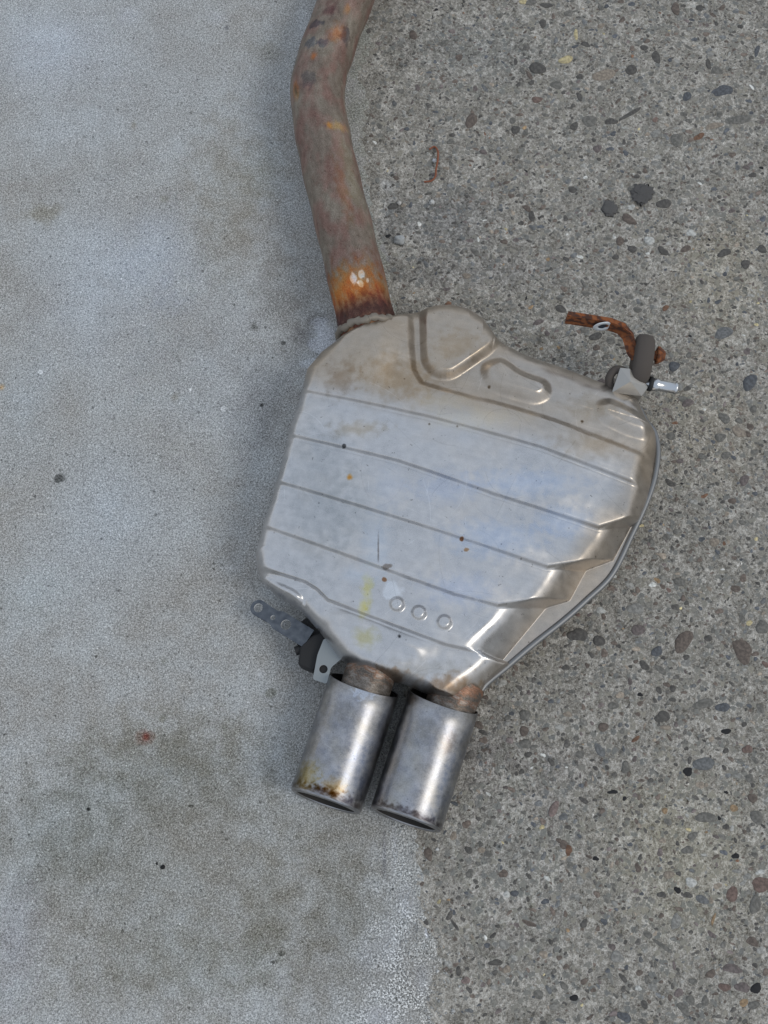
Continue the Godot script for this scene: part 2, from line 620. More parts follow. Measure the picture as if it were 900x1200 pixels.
	stains_and_shading(qx, W, H, RX, Z0, SX, SZ, [
		[0.0394, -0.711, 0.1544, 0.0899, -6, -4, -2, 0.4],
		[-0.0164, -0.4214, 0.1347, 0.0815, -14, -12, -8, 0.4],
		[0.0307, -0.3398, 0.1932, 0.0399, -10, -9, -6, 0.5],
		[0.3796, -0.3265, 0.1325, 0.1806, 7, 5, 1, 0.4],
		[0.3378, -0.1086, 0.1273, 0.1439, 6, 4, 0, 0.4],
		[0.2616, 0.4443, 0.1455, 0.1538, 10, 9, 4, 0.4],
		[0.0538, 0.4443, 0.1143, 0.1907, 2, 3, 4, 0.4],
		[0.0151, 0.3221, 0.0639, 0.072, -10, -10, -8, 0.5],  # painted shade on the ground under the right tailpipe
		[0.1179, 0.1606, 0.066, 0.0441, -8, -8, -8, 0.5],  # painted shade along the lower right edge of the silencer
		[0.1207, 0.3429, 0.0637, 0.041, -9, -9, -7, 0.5],
		[-0.0959, -0.4841, 0.0186, 0.0155, 18, 20, 23, 0.7],
		[-0.0654, -0.4104, 0.0147, 0.0205, 12, 14, 16, 0.7],
		[-0.0415, -0.3627, 0.063, 0.0034, -16, -16, -15, 0.6],  # thin spots from here: a crack, its lit ridge and shading painted
		[0.0307, -0.3385, 0.0845, 0.0033, 11, 11, 10, 0.6],
		[-0.0778, -0.3776, 0.0292, 0.0034, -18, -18, -17, 0.6],
		[-0.1141, -0.3066, 0.036, 0.0394, -10, -10, -8, 0.6],
		[-0.1021, -0.4352, 0.027, 0.0819, 10, 11, 13, 0.6],
		[-0.0712, 0.4934, 0.0206, 0.0766, 9, 10, 13, 0.6],
		[-0.0619, 0.6073, 0.0241, 0.0368, 9, 10, 13, 0.6],
		[-0.0813, 0.4343, 0.0187, 0.0395, 8, 9, 12, 0.6],
		[-0.1142, -0.3668, 0.017, 0.0269, 18, 20, 24, 0.9]], s3)
	dots(qx, W, H, 204, 6000, 2.4, -52)
	dots(qx, W, H, 205, 2200, 1.8, 52)
	var right := mat(Color.WHITE, 0.88)
	right.albedo_texture = tex(qx, W, H)
	right.heightmap_enabled = true
	right.heightmap_scale = 0.28
	right.heightmap_texture = tex(qb, W, H, Image.FORMAT_L8)
	var lumps := noise(31, 45.0, FastNoiseLite.TYPE_SIMPLEX, 3)
	var roll := noise(32, 4.0)
	var worn := func(x: float, z: float) -> float:
		return 0.0006 * lumps.get_noise_2d(x, z) + 0.0006 * roll.get_noise_2d(x, z)
	var rx := spread(RX, RX + SX, 0.005)
	for k in 8: rx.append(RX + SX * (k + 2))
	var old := obj("exposed_aggregate_slab", sheet(rx, far_z, RX, Z0, SX, SZ, worn), right)
	tag(old, "worn grey concrete on the right with gravel showing in its surface", "", "", "structure")
	_pebbles(old, worn)


# ---------------------------------------------------------------- gravel set in the right-hand slab
func pebble_mesh(seed_: int, sharp: float) -> ArrayMesh:
	var st := begin()
	var r := RandomNumberGenerator.new()
	r.seed = seed_
	var ph := [r.randf() * TAU, r.randf() * TAU, r.randf() * TAU]
	var seg := 14
	var rings := [[1.02, -0.5], [1.0, 0.15], [0.9, 0.62], [0.62, 0.92]]
	for g in rings:
		for k in seg:
			var a := TAU * k / seg
			var q: float = 1.0 + sharp * (0.16 * cos(2 * a + ph[0]) + 0.16 * cos(3 * a + ph[1]) + 0.07 * cos(5 * a + ph[2]))
			st.add_vertex(Vector3(cos(a) * g[0] * q, g[1] + 0.1 * cos(a + ph[2]) * g[1], sin(a) * g[0] * q))
	st.add_vertex(Vector3(0.05, 1.0, 0.0))
	for j in 3:
		for k in seg:
			quad(st, j * seg + k, j * seg + (k + 1) % seg, (j + 1) * seg + (k + 1) % seg, (j + 1) * seg + k)
	for k in seg:
		for i in [3 * seg + k, 3 * seg + (k + 1) % seg, 4 * seg]: st.add_index(i)
	# wound so that the top faces up
	st.generate_normals()
	return st.commit()


func _pebbles(slab: Node, worn: Callable):
	var speck := NoiseTexture2D.new()
	speck.width = 256
	speck.height = 256
	speck.seamless = true
	speck.noise = noise(51, 0.03, FastNoiseLite.TYPE_SIMPLEX, 5)
	var ramp := Gradient.new()
	ramp.set_color(0, Color(0.62, 0.62, 0.62))
	ramp.set_color(1, Color(1.0, 1.0, 1.0))
	speck.color_ramp = ramp
	var palette := {
		"dark": Color(0.335, 0.325, 0.31), "grey": Color(0.43, 0.422, 0.40), "light": Color(0.54, 0.535, 0.515), "blue": Color(0.335, 0.345, 0.36), "bluegrey": Color(0.42, 0.425, 0.425),
		"brown": Color(0.40, 0.36, 0.33), "tan": Color(0.55, 0.51, 0.46), "red": Color(0.44, 0.37, 0.34), "rust": Color(0.44, 0.33, 0.26), "white": Color(0.72, 0.72, 0.70),
		"cream": Color(0.72, 0.67, 0.52), "black": Color(0.11, 0.11, 0.12), "purple": Color(0.42, 0.385, 0.375), "orange": Color(0.58, 0.49, 0.38), "pink": Color(0.50, 0.44, 0.42)}
	var mats := {}
	for k in palette:
		var m := mat(palette[k] * 1.12, 0.8)
		m.albedo_texture = speck
		m.uv1_triplanar = true
		m.uv1_world_triplanar = true
		m.uv1_scale = Vector3(22, 22, 22)
		mats[k] = m
	var shapes := []
	for k in 9: shapes.append(pebble_mesh(100 + k, 0.35 + 0.13 * (k % 5)))
	var known := [
		[0.1283, -0.6808, 0.014, 0.0098, 0.21, "dark"],
		[0.2275, -0.6687, 0.0176, 0.0096, -0.24, "tan"],
		[0.269, -0.6778, 0.0092, 0.0082, -0.75, "dark"],
		[0.4029, -0.6419, 0.0155, 0.0096, -0.16, "blue"],
		[0.4213, -0.5917, 0.0199, 0.008, -0.14, "grey"],
		[0.263, -0.602, 0.0197, 0.0035, -0.57, "dark"],
		[0.2332, -0.5888, 0.0089, 0.0058, -0.16, "dark"],
		[0.2017, -0.5888, 0.0119, 0.0095, 0.10, "grey"],
		[0.125, -0.6255, 0.0089, 0.0052, 0.10, "red"],
		[0.1889, -0.7416, 0.0099, 0.0033, 1.55, "cream"],
		[0.1713, -0.6959, 0.0112, 0.0067, -0.30, "cream"],
		[0.0265, -0.5888, 0.0129, 0.0084, -1.09, "brown"],
		[0.1887, -0.6315, 0.0077, 0.0047, 1.15, "dark"],
		[0.3076, -0.7004, 0.0127, 0.0059, 1.49, "dark"],
		[0.361, -0.5626, 0.0096, 0.0047, -0.65, "rust"],
		[0.3851, -0.5815, 0.0132, 0.0056, -0.35, "tan"],
		[0.3279, -0.5568, 0.0121, 0.0089, 1.49, "grey"],
		[0.1458, -0.7944, 0.0104, 0.0047, 0.00, "dark"],
		[0.1225, -0.7991, 0.0093, 0.0054, -0.21, "grey"],
		[0.1108, -0.8006, 0.0059, 0.0055, 0.00, "cream"],
		[0.3436, -0.7881, 0.0108, 0.0067, 1.50, "brown"],
		[0.3802, -0.7897, 0.0059, 0.0063, 0.00, "dark"],
		[0.1393, -0.7617, 0.0058, 0.007, 0.00, "dark"],
		[0.2908, -0.7171, 0.0058, 0.0053, 0.00, "dark"],
		[0.385, -0.6883, 0.0112, 0.0039, 1.50, "dark"],
		[0.4602, -0.711, 0.0108, 0.0038, -1.19, "blue"],
		[0.3968, -0.6762, 0.0077, 0.0075, 0.00, "grey"],
		[0.1552, -0.6508, 0.009, 0.0082, 0.41, "grey"],
		[0.1786, -0.5801, 0.0083, 0.0054, -0.75, "dark"],
		[0.3016, -0.4505, 0.0112, 0.0076, -0.16, "dark"],
		[0.2496, -0.4255, 0.0126, 0.0061, 0.82, "brown"],
		[0.1101, -0.431, 0.0089, 0.0049, 1.53, "dark"],
		[0.2768, -0.3912, 0.0073, 0.0075, 0.00, "white"],
		[0.3823, -0.3722, 0.0102, 0.0059, -0.37, "dark"],
		[0.2516, -0.3776, 0.0061, 0.0061, 0.00, "dark"],
		[0.2951, -0.3749, 0.0085, 0.0054, 0.69, "dark"],
		[0.3374, -0.4035, 0.0061, 0.0062, 0.00, "white"],
		[0.3705, -0.2476, 0.0139, 0.0086, -0.54, "bluegrey"],
		[0.1921, -0.2424, 0.0097, 0.0057, -0.33, "dark"],
		[0.1453, -0.2841, 0.0084, 0.0053, 0.48, "dark"],
		[0.2924, -0.2855, 0.0059, 0.0036, -0.88, "rust"],
		[0.176, -0.2515, 0.0059, 0.0045, 0.00, "grey"],
		[0.4363, -0.3776, 0.0067, 0.0068, 0.00, "dark"],
		[0.4341, -0.4982, 0.0056, 0.0043, 0.00, "dark"],
		[0.4005, -0.1735, 0.0142, 0.0086, -1.09, "blue"],
		[0.3609, -0.121, 0.0086, 0.0069, 0.77, "grey"],
		[0.3527, -0.0927, 0.0081, 0.0061, 0.00, "grey"],
		[0.3788, -0.1013, 0.0101, 0.0075, 0.48, "tan"],
		[0.3072, -0.1483, 0.0074, 0.0051, 0.38, "grey"],
		[0.3263, -0.0659, 0.0057, 0.0049, 0.00, "grey"],
		[0.3586, -0.0671, 0.0079, 0.0052, -0.53, "grey"],
		[0.3795, -0.0321, 0.0086, 0.0056, -1.16, "purple"],
		[0.2859, -0.0951, 0.0064, 0.0061, 0.00, "grey"],
		[0.3127, -0.1433, 0.0086, 0.0054, -0.53, "purple"],
		[0.3803, -0.1173, 0.0052, 0.0043, 0.00, "grey"],
		[0.3946, -0.1086, 0.0046, 0.0056, 0.00, "brown"],
		[0.296, -0.0598, 0.0046, 0.0042, 0.00, "purple"],
		[0.28, -0.0285, 0.0073, 0.0043, 0.56, "dark"],
		[0.3611, -0.0036, 0.0057, 0.0042, 0.00, "brown"],
		[0.1469, 0.1761, 0.0131, 0.0089, 0.09, "dark"],
		[0.1739, 0.1838, 0.0087, 0.0066, 0.09, "dark"],
		[0.2251, 0.1695, 0.01, 0.0066, -0.17, "purple"],
		[0.2822, 0.1849, 0.0177, 0.0096, -1.03, "brown"],
		[0.3566, 0.197, 0.0147, 0.0125, 1.12, "brown"],
		[0.301, 0.2641, 0.0138, 0.0063, -0.27, "grey"],
		[0.3254, 0.2684, 0.0092, 0.0058, -0.09, "blue"],
		[0.2473, 0.1981, 0.009, 0.0058, -0.59, "blue"],
		[0.1877, 0.2662, 0.0081, 0.0042, -0.14, "grey"],
		[0.1733, 0.2928, 0.0071, 0.0052, -0.34, "brown"],
		[0.2482, 0.2801, 0.0098, 0.0073, -0.17, "dark"],
		[0.1675, 0.3211, 0.0092, 0.0054, 1.08, "bluegrey"],
		[0.2962, 0.3377, 0.0134, 0.0082, -0.10, "bluegrey"],
		[0.2298, 0.2156, 0.0074, 0.0051, 0.73, "dark"],
		[0.1296, 0.2178, 0.0054, 0.0038, 0.00, "dark"],
		[0.2501, 0.221, 0.0089, 0.0039, 0.63, "grey"],
		[0.2834, 0.2123, 0.0065, 0.0049, 0.00, "light"],
		[0.3143, 0.1805, 0.0049, 0.0044, 0.00, "dark"],
		[0.3272, 0.298, 0.006, 0.0036, -0.17, "black"],
		[0.2462, 0.2469, 0.0052, 0.0033, 1.10, "dark"],
		[0.2636, 0.2448, 0.0048, 0.0038, 1.47, "dark"],
		[0.352, 0.3201, 0.0064, 0.0052, 0.00, "red"],
		[0.2236, 0.1416, 0.0109, 0.0079, 0.18, "light"],
		[0.1782, 0.1438, 0.0055, 0.005, 0.00, "white"],
		[0.3687, 0.1606, 0.0052, 0.0032, -0.51, "cream"],
		[0.3847, 0.1661, 0.0077, 0.0095, 0.00, "grey"],
		[0.3727, 0.2694, 0.0071, 0.0039, 0.93, "grey"],
		[0.222, 0.2523, 0.0032, 0.0027, 0.00, "black"],
		[0.2131, 0.3075, 0.006, 0.0026, -0.66, "rust"],
		[0.2753, 0.3471, 0.0064, 0.0051, -0.17, "black"],
		[0.2931, 0.4022, 0.0137, 0.006, -0.07, "grey"],
		[0.2757, 0.4243, 0.0075, 0.0044, -0.36, "grey"],
		[0.2682, 0.4403, 0.0073, 0.005, 0.00, "grey"],
		[0.356, 0.4022, 0.0089, 0.0075, 0.72, "grey"],
		[0.3529, 0.3789, 0.0058, 0.0061, 0.00, "brown"],
		[0.3178, 0.4914, 0.01, 0.0065, -1.22, "red"],
		[0.3549, 0.4797, 0.0133, 0.0084, 0.08, "red"],
		[0.3445, 0.5031, 0.0126, 0.006, -1.16, "grey"],
		[0.2813, 0.4973, 0.0089, 0.0045, 0.38, "bluegrey"],
		[0.2476, 0.5224, 0.0105, 0.0055, -1.14, "light"],
		[0.2303, 0.5501, 0.013, 0.003, 0.62, "grey"],
		[0.3105, 0.5747, 0.0105, 0.0057, 0.10, "purple"],
		[0.2997, 0.5953, 0.007, 0.0047, 0.08, "red"],
		[0.3208, 0.5953, 0.0088, 0.0058, 0.25, "purple"],
		[0.3368, 0.5962, 0.0077, 0.005, -0.55, "black"],
		[0.2496, 0.6184, 0.0084, 0.0055, 0.72, "grey"],
		[0.2583, 0.6092, 0.0057, 0.0049, 0.60, "grey"],
		[0.2753, 0.6101, 0.0063, 0.0039, -1.13, "grey"],
		[0.3213, 0.612, 0.0061, 0.0041, -0.55, "orange"],
		[0.2523, 0.4866, 0.0043, 0.0037, 0.89, "black"],
		[0.2642, 0.4924, 0.0051, 0.0039, 0.00, "dark"],
		[0.2432, 0.4689, 0.0073, 0.0044, -0.16, "tan"],
		[0.2694, 0.4778, 0.0074, 0.0051, 0.52, "white"],
		[0.3542, 0.466, 0.0058, 0.0029, -0.16, "white"],
		[0.3287, 0.3911, 0.0053, 0.0041, 0.00, "orange"],
		[0.2434, 0.3941, 0.0042, 0.0036, 0.00, "orange"],
		[0.3258, 0.4472, 0.0047, 0.0035, 0.00, "black"],
		[0.1617, 0.5224, 0.0043, 0.0036, 0.87, "blue"],
		[0.1176, 0.4343, 0.0064, 0.0047, 1.25, "brown"],
		[0.1226, 0.4403, 0.0059, 0.0047, 1.43, "rust"],
		[0.1069, 0.3921, 0.0114, 0.0046, -1.10, "pink"],
		[-0.0053, 0.5878, 0.005, 0.0042, 0.00, "pink"],
		[0.0306, 0.5681, 0.0081, 0.0038, 0.00, "dark"],
		[0.1104, 0.5934, 0.0053, 0.0039, 0.68, "grey"],
		[0.0461, 0.4914, 0.0044, 0.0036, 1.42, "white"],
		[0.0554, 0.4905, 0.0051, 0.0039, 0.00, "blue"],
		[-0.0481, 0.4452, 0.0084, 0.0047, 1.49, "brown"],
		[-0.0658, 0.4561, 0.0045, 0.0031, -1.20, "dark"],
		[-0.052, 0.5224, 0.0044, 0.003, 1.03, "dark"],
		[-0.0869, 0.5775, 0.0047, 0.0035, 1.39, "cream"],
		[0.0717, 0.5243, 0.0085, 0.0029, 0.33, "brown"],
		[-0.0173, 0.5262, 0.0078, 0.002, 0.94, "dark"],
		[0.0209, 0.5491, 0.0041, 0.0028, 0.00, "blue"],
		[0.0165, 0.4403, 0.0047, 0.0035, 0.00, "tan"],
		[0.0247, 0.4452, 0.0047, 0.004, 0.00, "grey"],
		[0.0009, 0.4403, 0.0051, 0.0041, 0.68, "dark"],
		[-0.0011, 0.3305, 0.0048, 0.0031, -0.17, "dark"],
		[0.1062, 0.3357, 0.0051, 0.0032, 1.07, "dark"],
		[0.0778, 0.3263, 0.0048, 0.0036, -0.25, "dark"],
		[0.1427, 0.3263, 0.0064, 0.0047, 0.00, "grey"],
		[0.0921, 0.4472, 0.0061, 0.0025, -1.08, "bluegrey"],
		[0.1553, 0.4502, 0.0036, 0.003, 0.00, "black"],
		[0.1806, 0.3717, 0.0063, 0.0026, 0.00, "black"],
		[0.1442, 0.3819, 0.0061, 0.0032, 0.61, "dark"],
		[0.284, 0.2047, 0.0044, 0.0033, 0.00, "dark"],
		[0.2129, 0.5368, 0.0059, 0.004, 0.51, "grey"],
		[0.2038, 0.6138, 0.0055, 0.0035, 1.06, "dark"],
		[0.1979, 0.5962, 0.0035, 0.0033, 0.00, "white"],
		[0.2, 0.5794, 0.0046, 0.0032, -0.32, "brown"],
		[0.1805, 0.585, 0.0061, 0.003, 0.87, "dark"],
		[0.2086, 0.5869, 0.0051, 0.0031, 1.35, "grey"],
		[0.2629, 0.5887, 0.005, 0.0037, 0.00, "grey"],
		[0.2894, 0.5368, 0.0058, 0.003, 0.61, "purple"],
		[0.3382, 0.4709, 0.0047, 0.0039, 0.00, "light"],
		[0.2928, 0.5195, 0.0069, 0.002, -1.22, "orange"],
		[-0.0024, 0.2906, 0.0074, 0.0037, 0.52, "dark"],
		[0.1634, 0.1315, 0.0055, 0.0039, 0.00, "dark"],
		[0.3551, 0.1157, 0.0061, 0.0051, 0.00, "brown"],
		[0.0221, 0.2991, 0.0053, 0.0032, 0.35, "dark"]]
	var rows := []
	for k in known: rows.append(k)
	rng.seed = 7
	var kinds := ["dark", "grey", "grey", "grey", "dark", "brown", "brown", "bluegrey", "purple", "light", "grey", "tan", "light", "grey", "brown", "blue"]
	var tries := 0
	var small := []
	var grid := {}
	for r in rows: _mark(grid, Vector2(r[0], r[1]), maxf(r[2], r[3]))
	var count := 0
	const MOST = 11500
	while tries < 60000 and count < MOST:
		tries += 1
		var u := float(count) / MOST
		var len_ := 0.0
		if count < 130: len_ = rng.randf_range(0.0055, 0.0085)
		elif count < 2300: len_ = 0.0026 + 0.0030 * pow(rng.randf(), 1.6)
		else: len_ = 0.0016 + 0.0019 * pow(rng.randf(), 1.8)
		var x := rng.randf_range(-0.2, 0.56)
		var z := rng.randf_range(-0.86, 0.70)
		var from := x - border_x(z)
		if from < 0.004 + rng.randf() * 0.03 or (from < 0.14 and rng.randf() < 0.45 * (1.0 - from / 0.14) and len_ > 0.002): continue
		var wid := len_ * rng.randf_range(0.38, 0.95)
		if not _free(grid, Vector2(x, z), len_ * 1.05): continue
		_mark(grid, Vector2(x, z), len_)
		var kind: String = kinds[rng.randi() % kinds.size()]
		if rng.randf() < 0.018: kind = ["white", "rust", "cream", "red", "white", "orange", "black"][rng.randi() % 7]
		elif len_ < 0.0035 and rng.randf() < 0.2: kind = "dark"
		var row := [x, z, len_, wid, rng.randf() * PI if rng.randf() < 0.55 else rng.randfn(0.0, 0.45), kind]
		if count < 130: rows.append(row)
		else: small.append(row)
		count += 1
	for r in rows:
		var o := obj("pebble", shapes[rng.randi() % shapes.size()], mats[r[5]], slab)
		var y: float = worn.call(r[0], r[1])
		var tall: float = clampf(r[3] * 0.34, 0.0009, 0.0026) * rng.randf_range(0.6, 1.15)
		o.transform = Transform3D(Basis(Vector3.UP, -r[4]) * Basis(Vector3.RIGHT, rng.randfn(0.0, 0.06)) * Basis.from_scale(Vector3(r[2], tall, r[3])), Vector3(r[0], y - tall * 0.1, r[1]))
	var mm := MultiMesh.new()
	mm.transform_format = MultiMesh.TRANSFORM_3D
	mm.use_colors = true
	mm.mesh = shapes[3]
	mm.instance_count = small.size()
	for i in small.size():
		var r: Array = small[i]
		var tall: float = clampf(r[3] * 0.4, 0.0005, 0.0016) * rng.randf_range(0.5, 1.1)
		mm.set_instance_transform(i, Transform3D(Basis(Vector3.UP, -r[4]) * Basis.from_scale(Vector3(r[2], tall, r[3])), Vector3(r[0], worn.call(r[0], r[1]) - tall * 0.1, r[1])))
		var c: Color = (palette[r[5]] * rng.randf_range(1.05, 1.4))
		mm.set_instance_color(i, c.srgb_to_linear())
	var grit := MultiMeshInstance3D.new()
	grit.name = "fine_gravel"
	grit.multimesh = mm
	var gm := mat(Color.WHITE, 0.82)
	gm.vertex_color_use_as_albedo = true
	gm.albedo_texture = speck
	gm.uv1_triplanar = true
	gm.uv1_world_triplanar = true
	gm.uv1_scale = Vector3(22, 22, 22)
	grit.material_override = gm
	grit.set_meta("kind", "stuff")
	slab.add_child(grit, true)


# pale crumbs of mortar broken off along the joint of the two slabs
func _crumbs(slab: Node, height: Callable):
	var r := RandomNumberGenerator.new()
	r.seed = 99
	var mm := MultiMesh.new()
	mm.transform_format = MultiMesh.TRANSFORM_3D
	mm.use_colors = true
	mm.mesh = pebble_mesh(140, 0.9)
	mm.instance_count = 900
	for i in 900:
		var z := r.randf_range(0.40, 0.68) if r.randf() < 0.62 else r.randf_range(-0.70, -0.22)
		var x := border_x(z) + r.randfn(-0.012, 0.014 + 0.016 * sm(0.4, 0.62, z))
		var q := r.randf_range(0.0006, 0.0015) * (1.7 if r.randf() < 0.06 else 1.0)
		mm.set_instance_transform(i, Transform3D(Basis(Vector3.UP, r.randf() * TAU) * Basis.from_scale(Vector3(q, q * 0.8, q * r.randf_range(0.5, 0.9))), Vector3(x, maxf(0.0002, height.call(x, z)), z)))
		var v := r.randf_range(0.22, 0.5)
		mm.set_instance_color(i, Color(v, v, v * 0.97))
	var o := MultiMeshInstance3D.new()
	o.name = "mortar_crumbs"
	o.multimesh = mm
	var m := mat(Color.WHITE, 0.9)
	m.vertex_color_use_as_albedo = true
	o.material_override = m
	o.set_meta("kind", "stuff")
	slab.add_child(o, true)


func _mark(grid: Dictionary, p: Vector2, r: float):
	var key := Vector2i(floori(p.x / 0.02), floori(p.y / 0.02))
	if not grid.has(key): grid[key] = []
	grid[key].append([p, r])


func _free(grid: Dictionary, p: Vector2, r: float) -> bool:
	var c := Vector2i(floori(p.x / 0.02), floori(p.y / 0.02))
	for j in [-1, 0, 1]:
		for i in [-1, 0, 1]:
			for q in grid.get(c + Vector2i(i, j), []):
				if q[0].distance_to(p) < (q[1] + r) * 0.8: return false
	return true


# ---------------------------------------------------------------- the exhaust
func shell_height(p: Vector2, r_share: float, to_edge: float, shoulder: float) -> float:
	var h := 0.1165 - 0.30 * p.length_squared()
	var l1 := 0.0
	var ds := []
	for k in step_lines.size():
		var rough_d: float = (p.y - 0.27 * p.x - step_at[k]) * 0.965
		var d := rough_d if absf(rough_d) > 0.075 else side(p, step_lines[k])
		ds.append(d)
		if d > -0.008:
			h -= 0.0070 * sm(-0.0036, 0.0034, d) * (1.0 - sm(0.0045, 0.049, d)) + 0.0018 * exp(-(d - 0.0002) * (d - 0.0002) / 0.000005)
	if ds[0] < 0.0:
		h -= 0.10 * maxf(0.0, -ds[0] - 0.01)
		var v := side(p, valley)
		h -= 0.0075 * sm(0.005, -0.007, v)
		if (ds[0] < -0.03 or p.x > 0.1) and p.x > -0.1:
			for k in 3:
				var d := inside(p, pads[k])
				h += [0.0145, 0.0135, 0.012][k] * sm(-0.005, [0.008, 0.013, 0.012][k], d)
	if ds[4] > -0.002 and p.x < -0.14:
		h += 0.014 * sm(-0.004, 0.007, inside(p, pads[3]))
	h += 0.019 * exp(-(p - inlet).length_squared() / 0.0022)
	h += 0.0005 * dents.get_noise_2d(p.x, p.y)
	if p.y > 0.05:
		var rd := side(p, ridge)
		h += 0.0058 * exp(-rd * rd / 0.00008) * sm(0.0, 0.035, p.distance_to(ridge[0])) * sm(0.0, 0.05, p.distance_to(ridge[ridge.size() - 1]))
		for c in dimples:
			h += 0.0060 * sm(0.0110, 0.0045, p.distance_to(c))
	for k in 2:
		var ax: Array = outlets[k]
		var tt: Vector2 = (ax[1] - ax[0]).normalized()
		var off: float = absf((p - ax[0]).cross(tt))
		if p.y > 0.1 and off < ax[2]:
			var f: float = sm(-0.045, 0.0, (p - ax[1]).dot(tt))
			var top: float = 0.050 + sqrt(ax[2] * ax[2] - off * off)
			var u := clampf(0.5 + 0.5 * (top - h) / 0.012, 0.0, 1.0)
			h = lerpf(h, lerpf(h, top, u) + 0.012 * u * (1.0 - u), f * sm(ax[2], ax[2] * 0.8, off))
	# the stepped wall towards the seam, lower right
	var cap := 1.0
	for k in walls.size():
		if k > 0 and ds[k] < -0.005: break
		var w: Array = walls[k]
		var a: Vector2 = w[0]
		var t: Vector2 = (w[1] - a).normalized()
		var beyond: float = (p - a).dot(Vector2(-t.y, t.x)) * -1.0
		var c: float = 0.1125 - w[2] * beyond
		cap = c if k == 0 else lerpf(cap, c, sm(-0.0040, 0.0030, ds[k]))
	var k_ := 0.012
	var m := clampf(0.5 + 0.5 * (cap - h) / k_, 0.0, 1.0)
	h = lerpf(cap, h, m) - k_ * m * (1.0 - m)
	h = maxf(h, FLANGE)
	# rounded shoulder
	var q := clampf(to_edge / shoulder, 0.0, 1.0)
	return FLANGE + (h - FLANGE) * sqrt(1.0 - (1.0 - q) * (1.0 - q))


func outline_at(a: float) -> Vector3:           # x: radius, y: shoulder, z: how squarely the ray meets the outline
	var d := Vector2(cos(a), sin(a))
	var n := edge.size()
	for i in n:
		var p := Vector2(edge[i].x, edge[i].z)
		var q := Vector2(edge[(i + 1) % n].x, edge[(i + 1) % n].z)
		if p.cross(d) <= 0.0 and q.cross(d) > 0.0 or p.cross(d) >= 0.0 and q.cross(d) < 0.0:
			var e := q - p
			var den := d.cross(e)
			if absf(den) < 1e-9: continue
			var r := p.cross(e) / den
			if r <= 0.0: continue
			var t := p.cross(d) / den
			return Vector3(r, lerpf(edge[i].y, edge[(i + 1) % n].y, clampf(t, 0.0, 1.0)), absf(d.cross(e.normalized())))
	return Vector3(0.2, 0.02, 1.0)


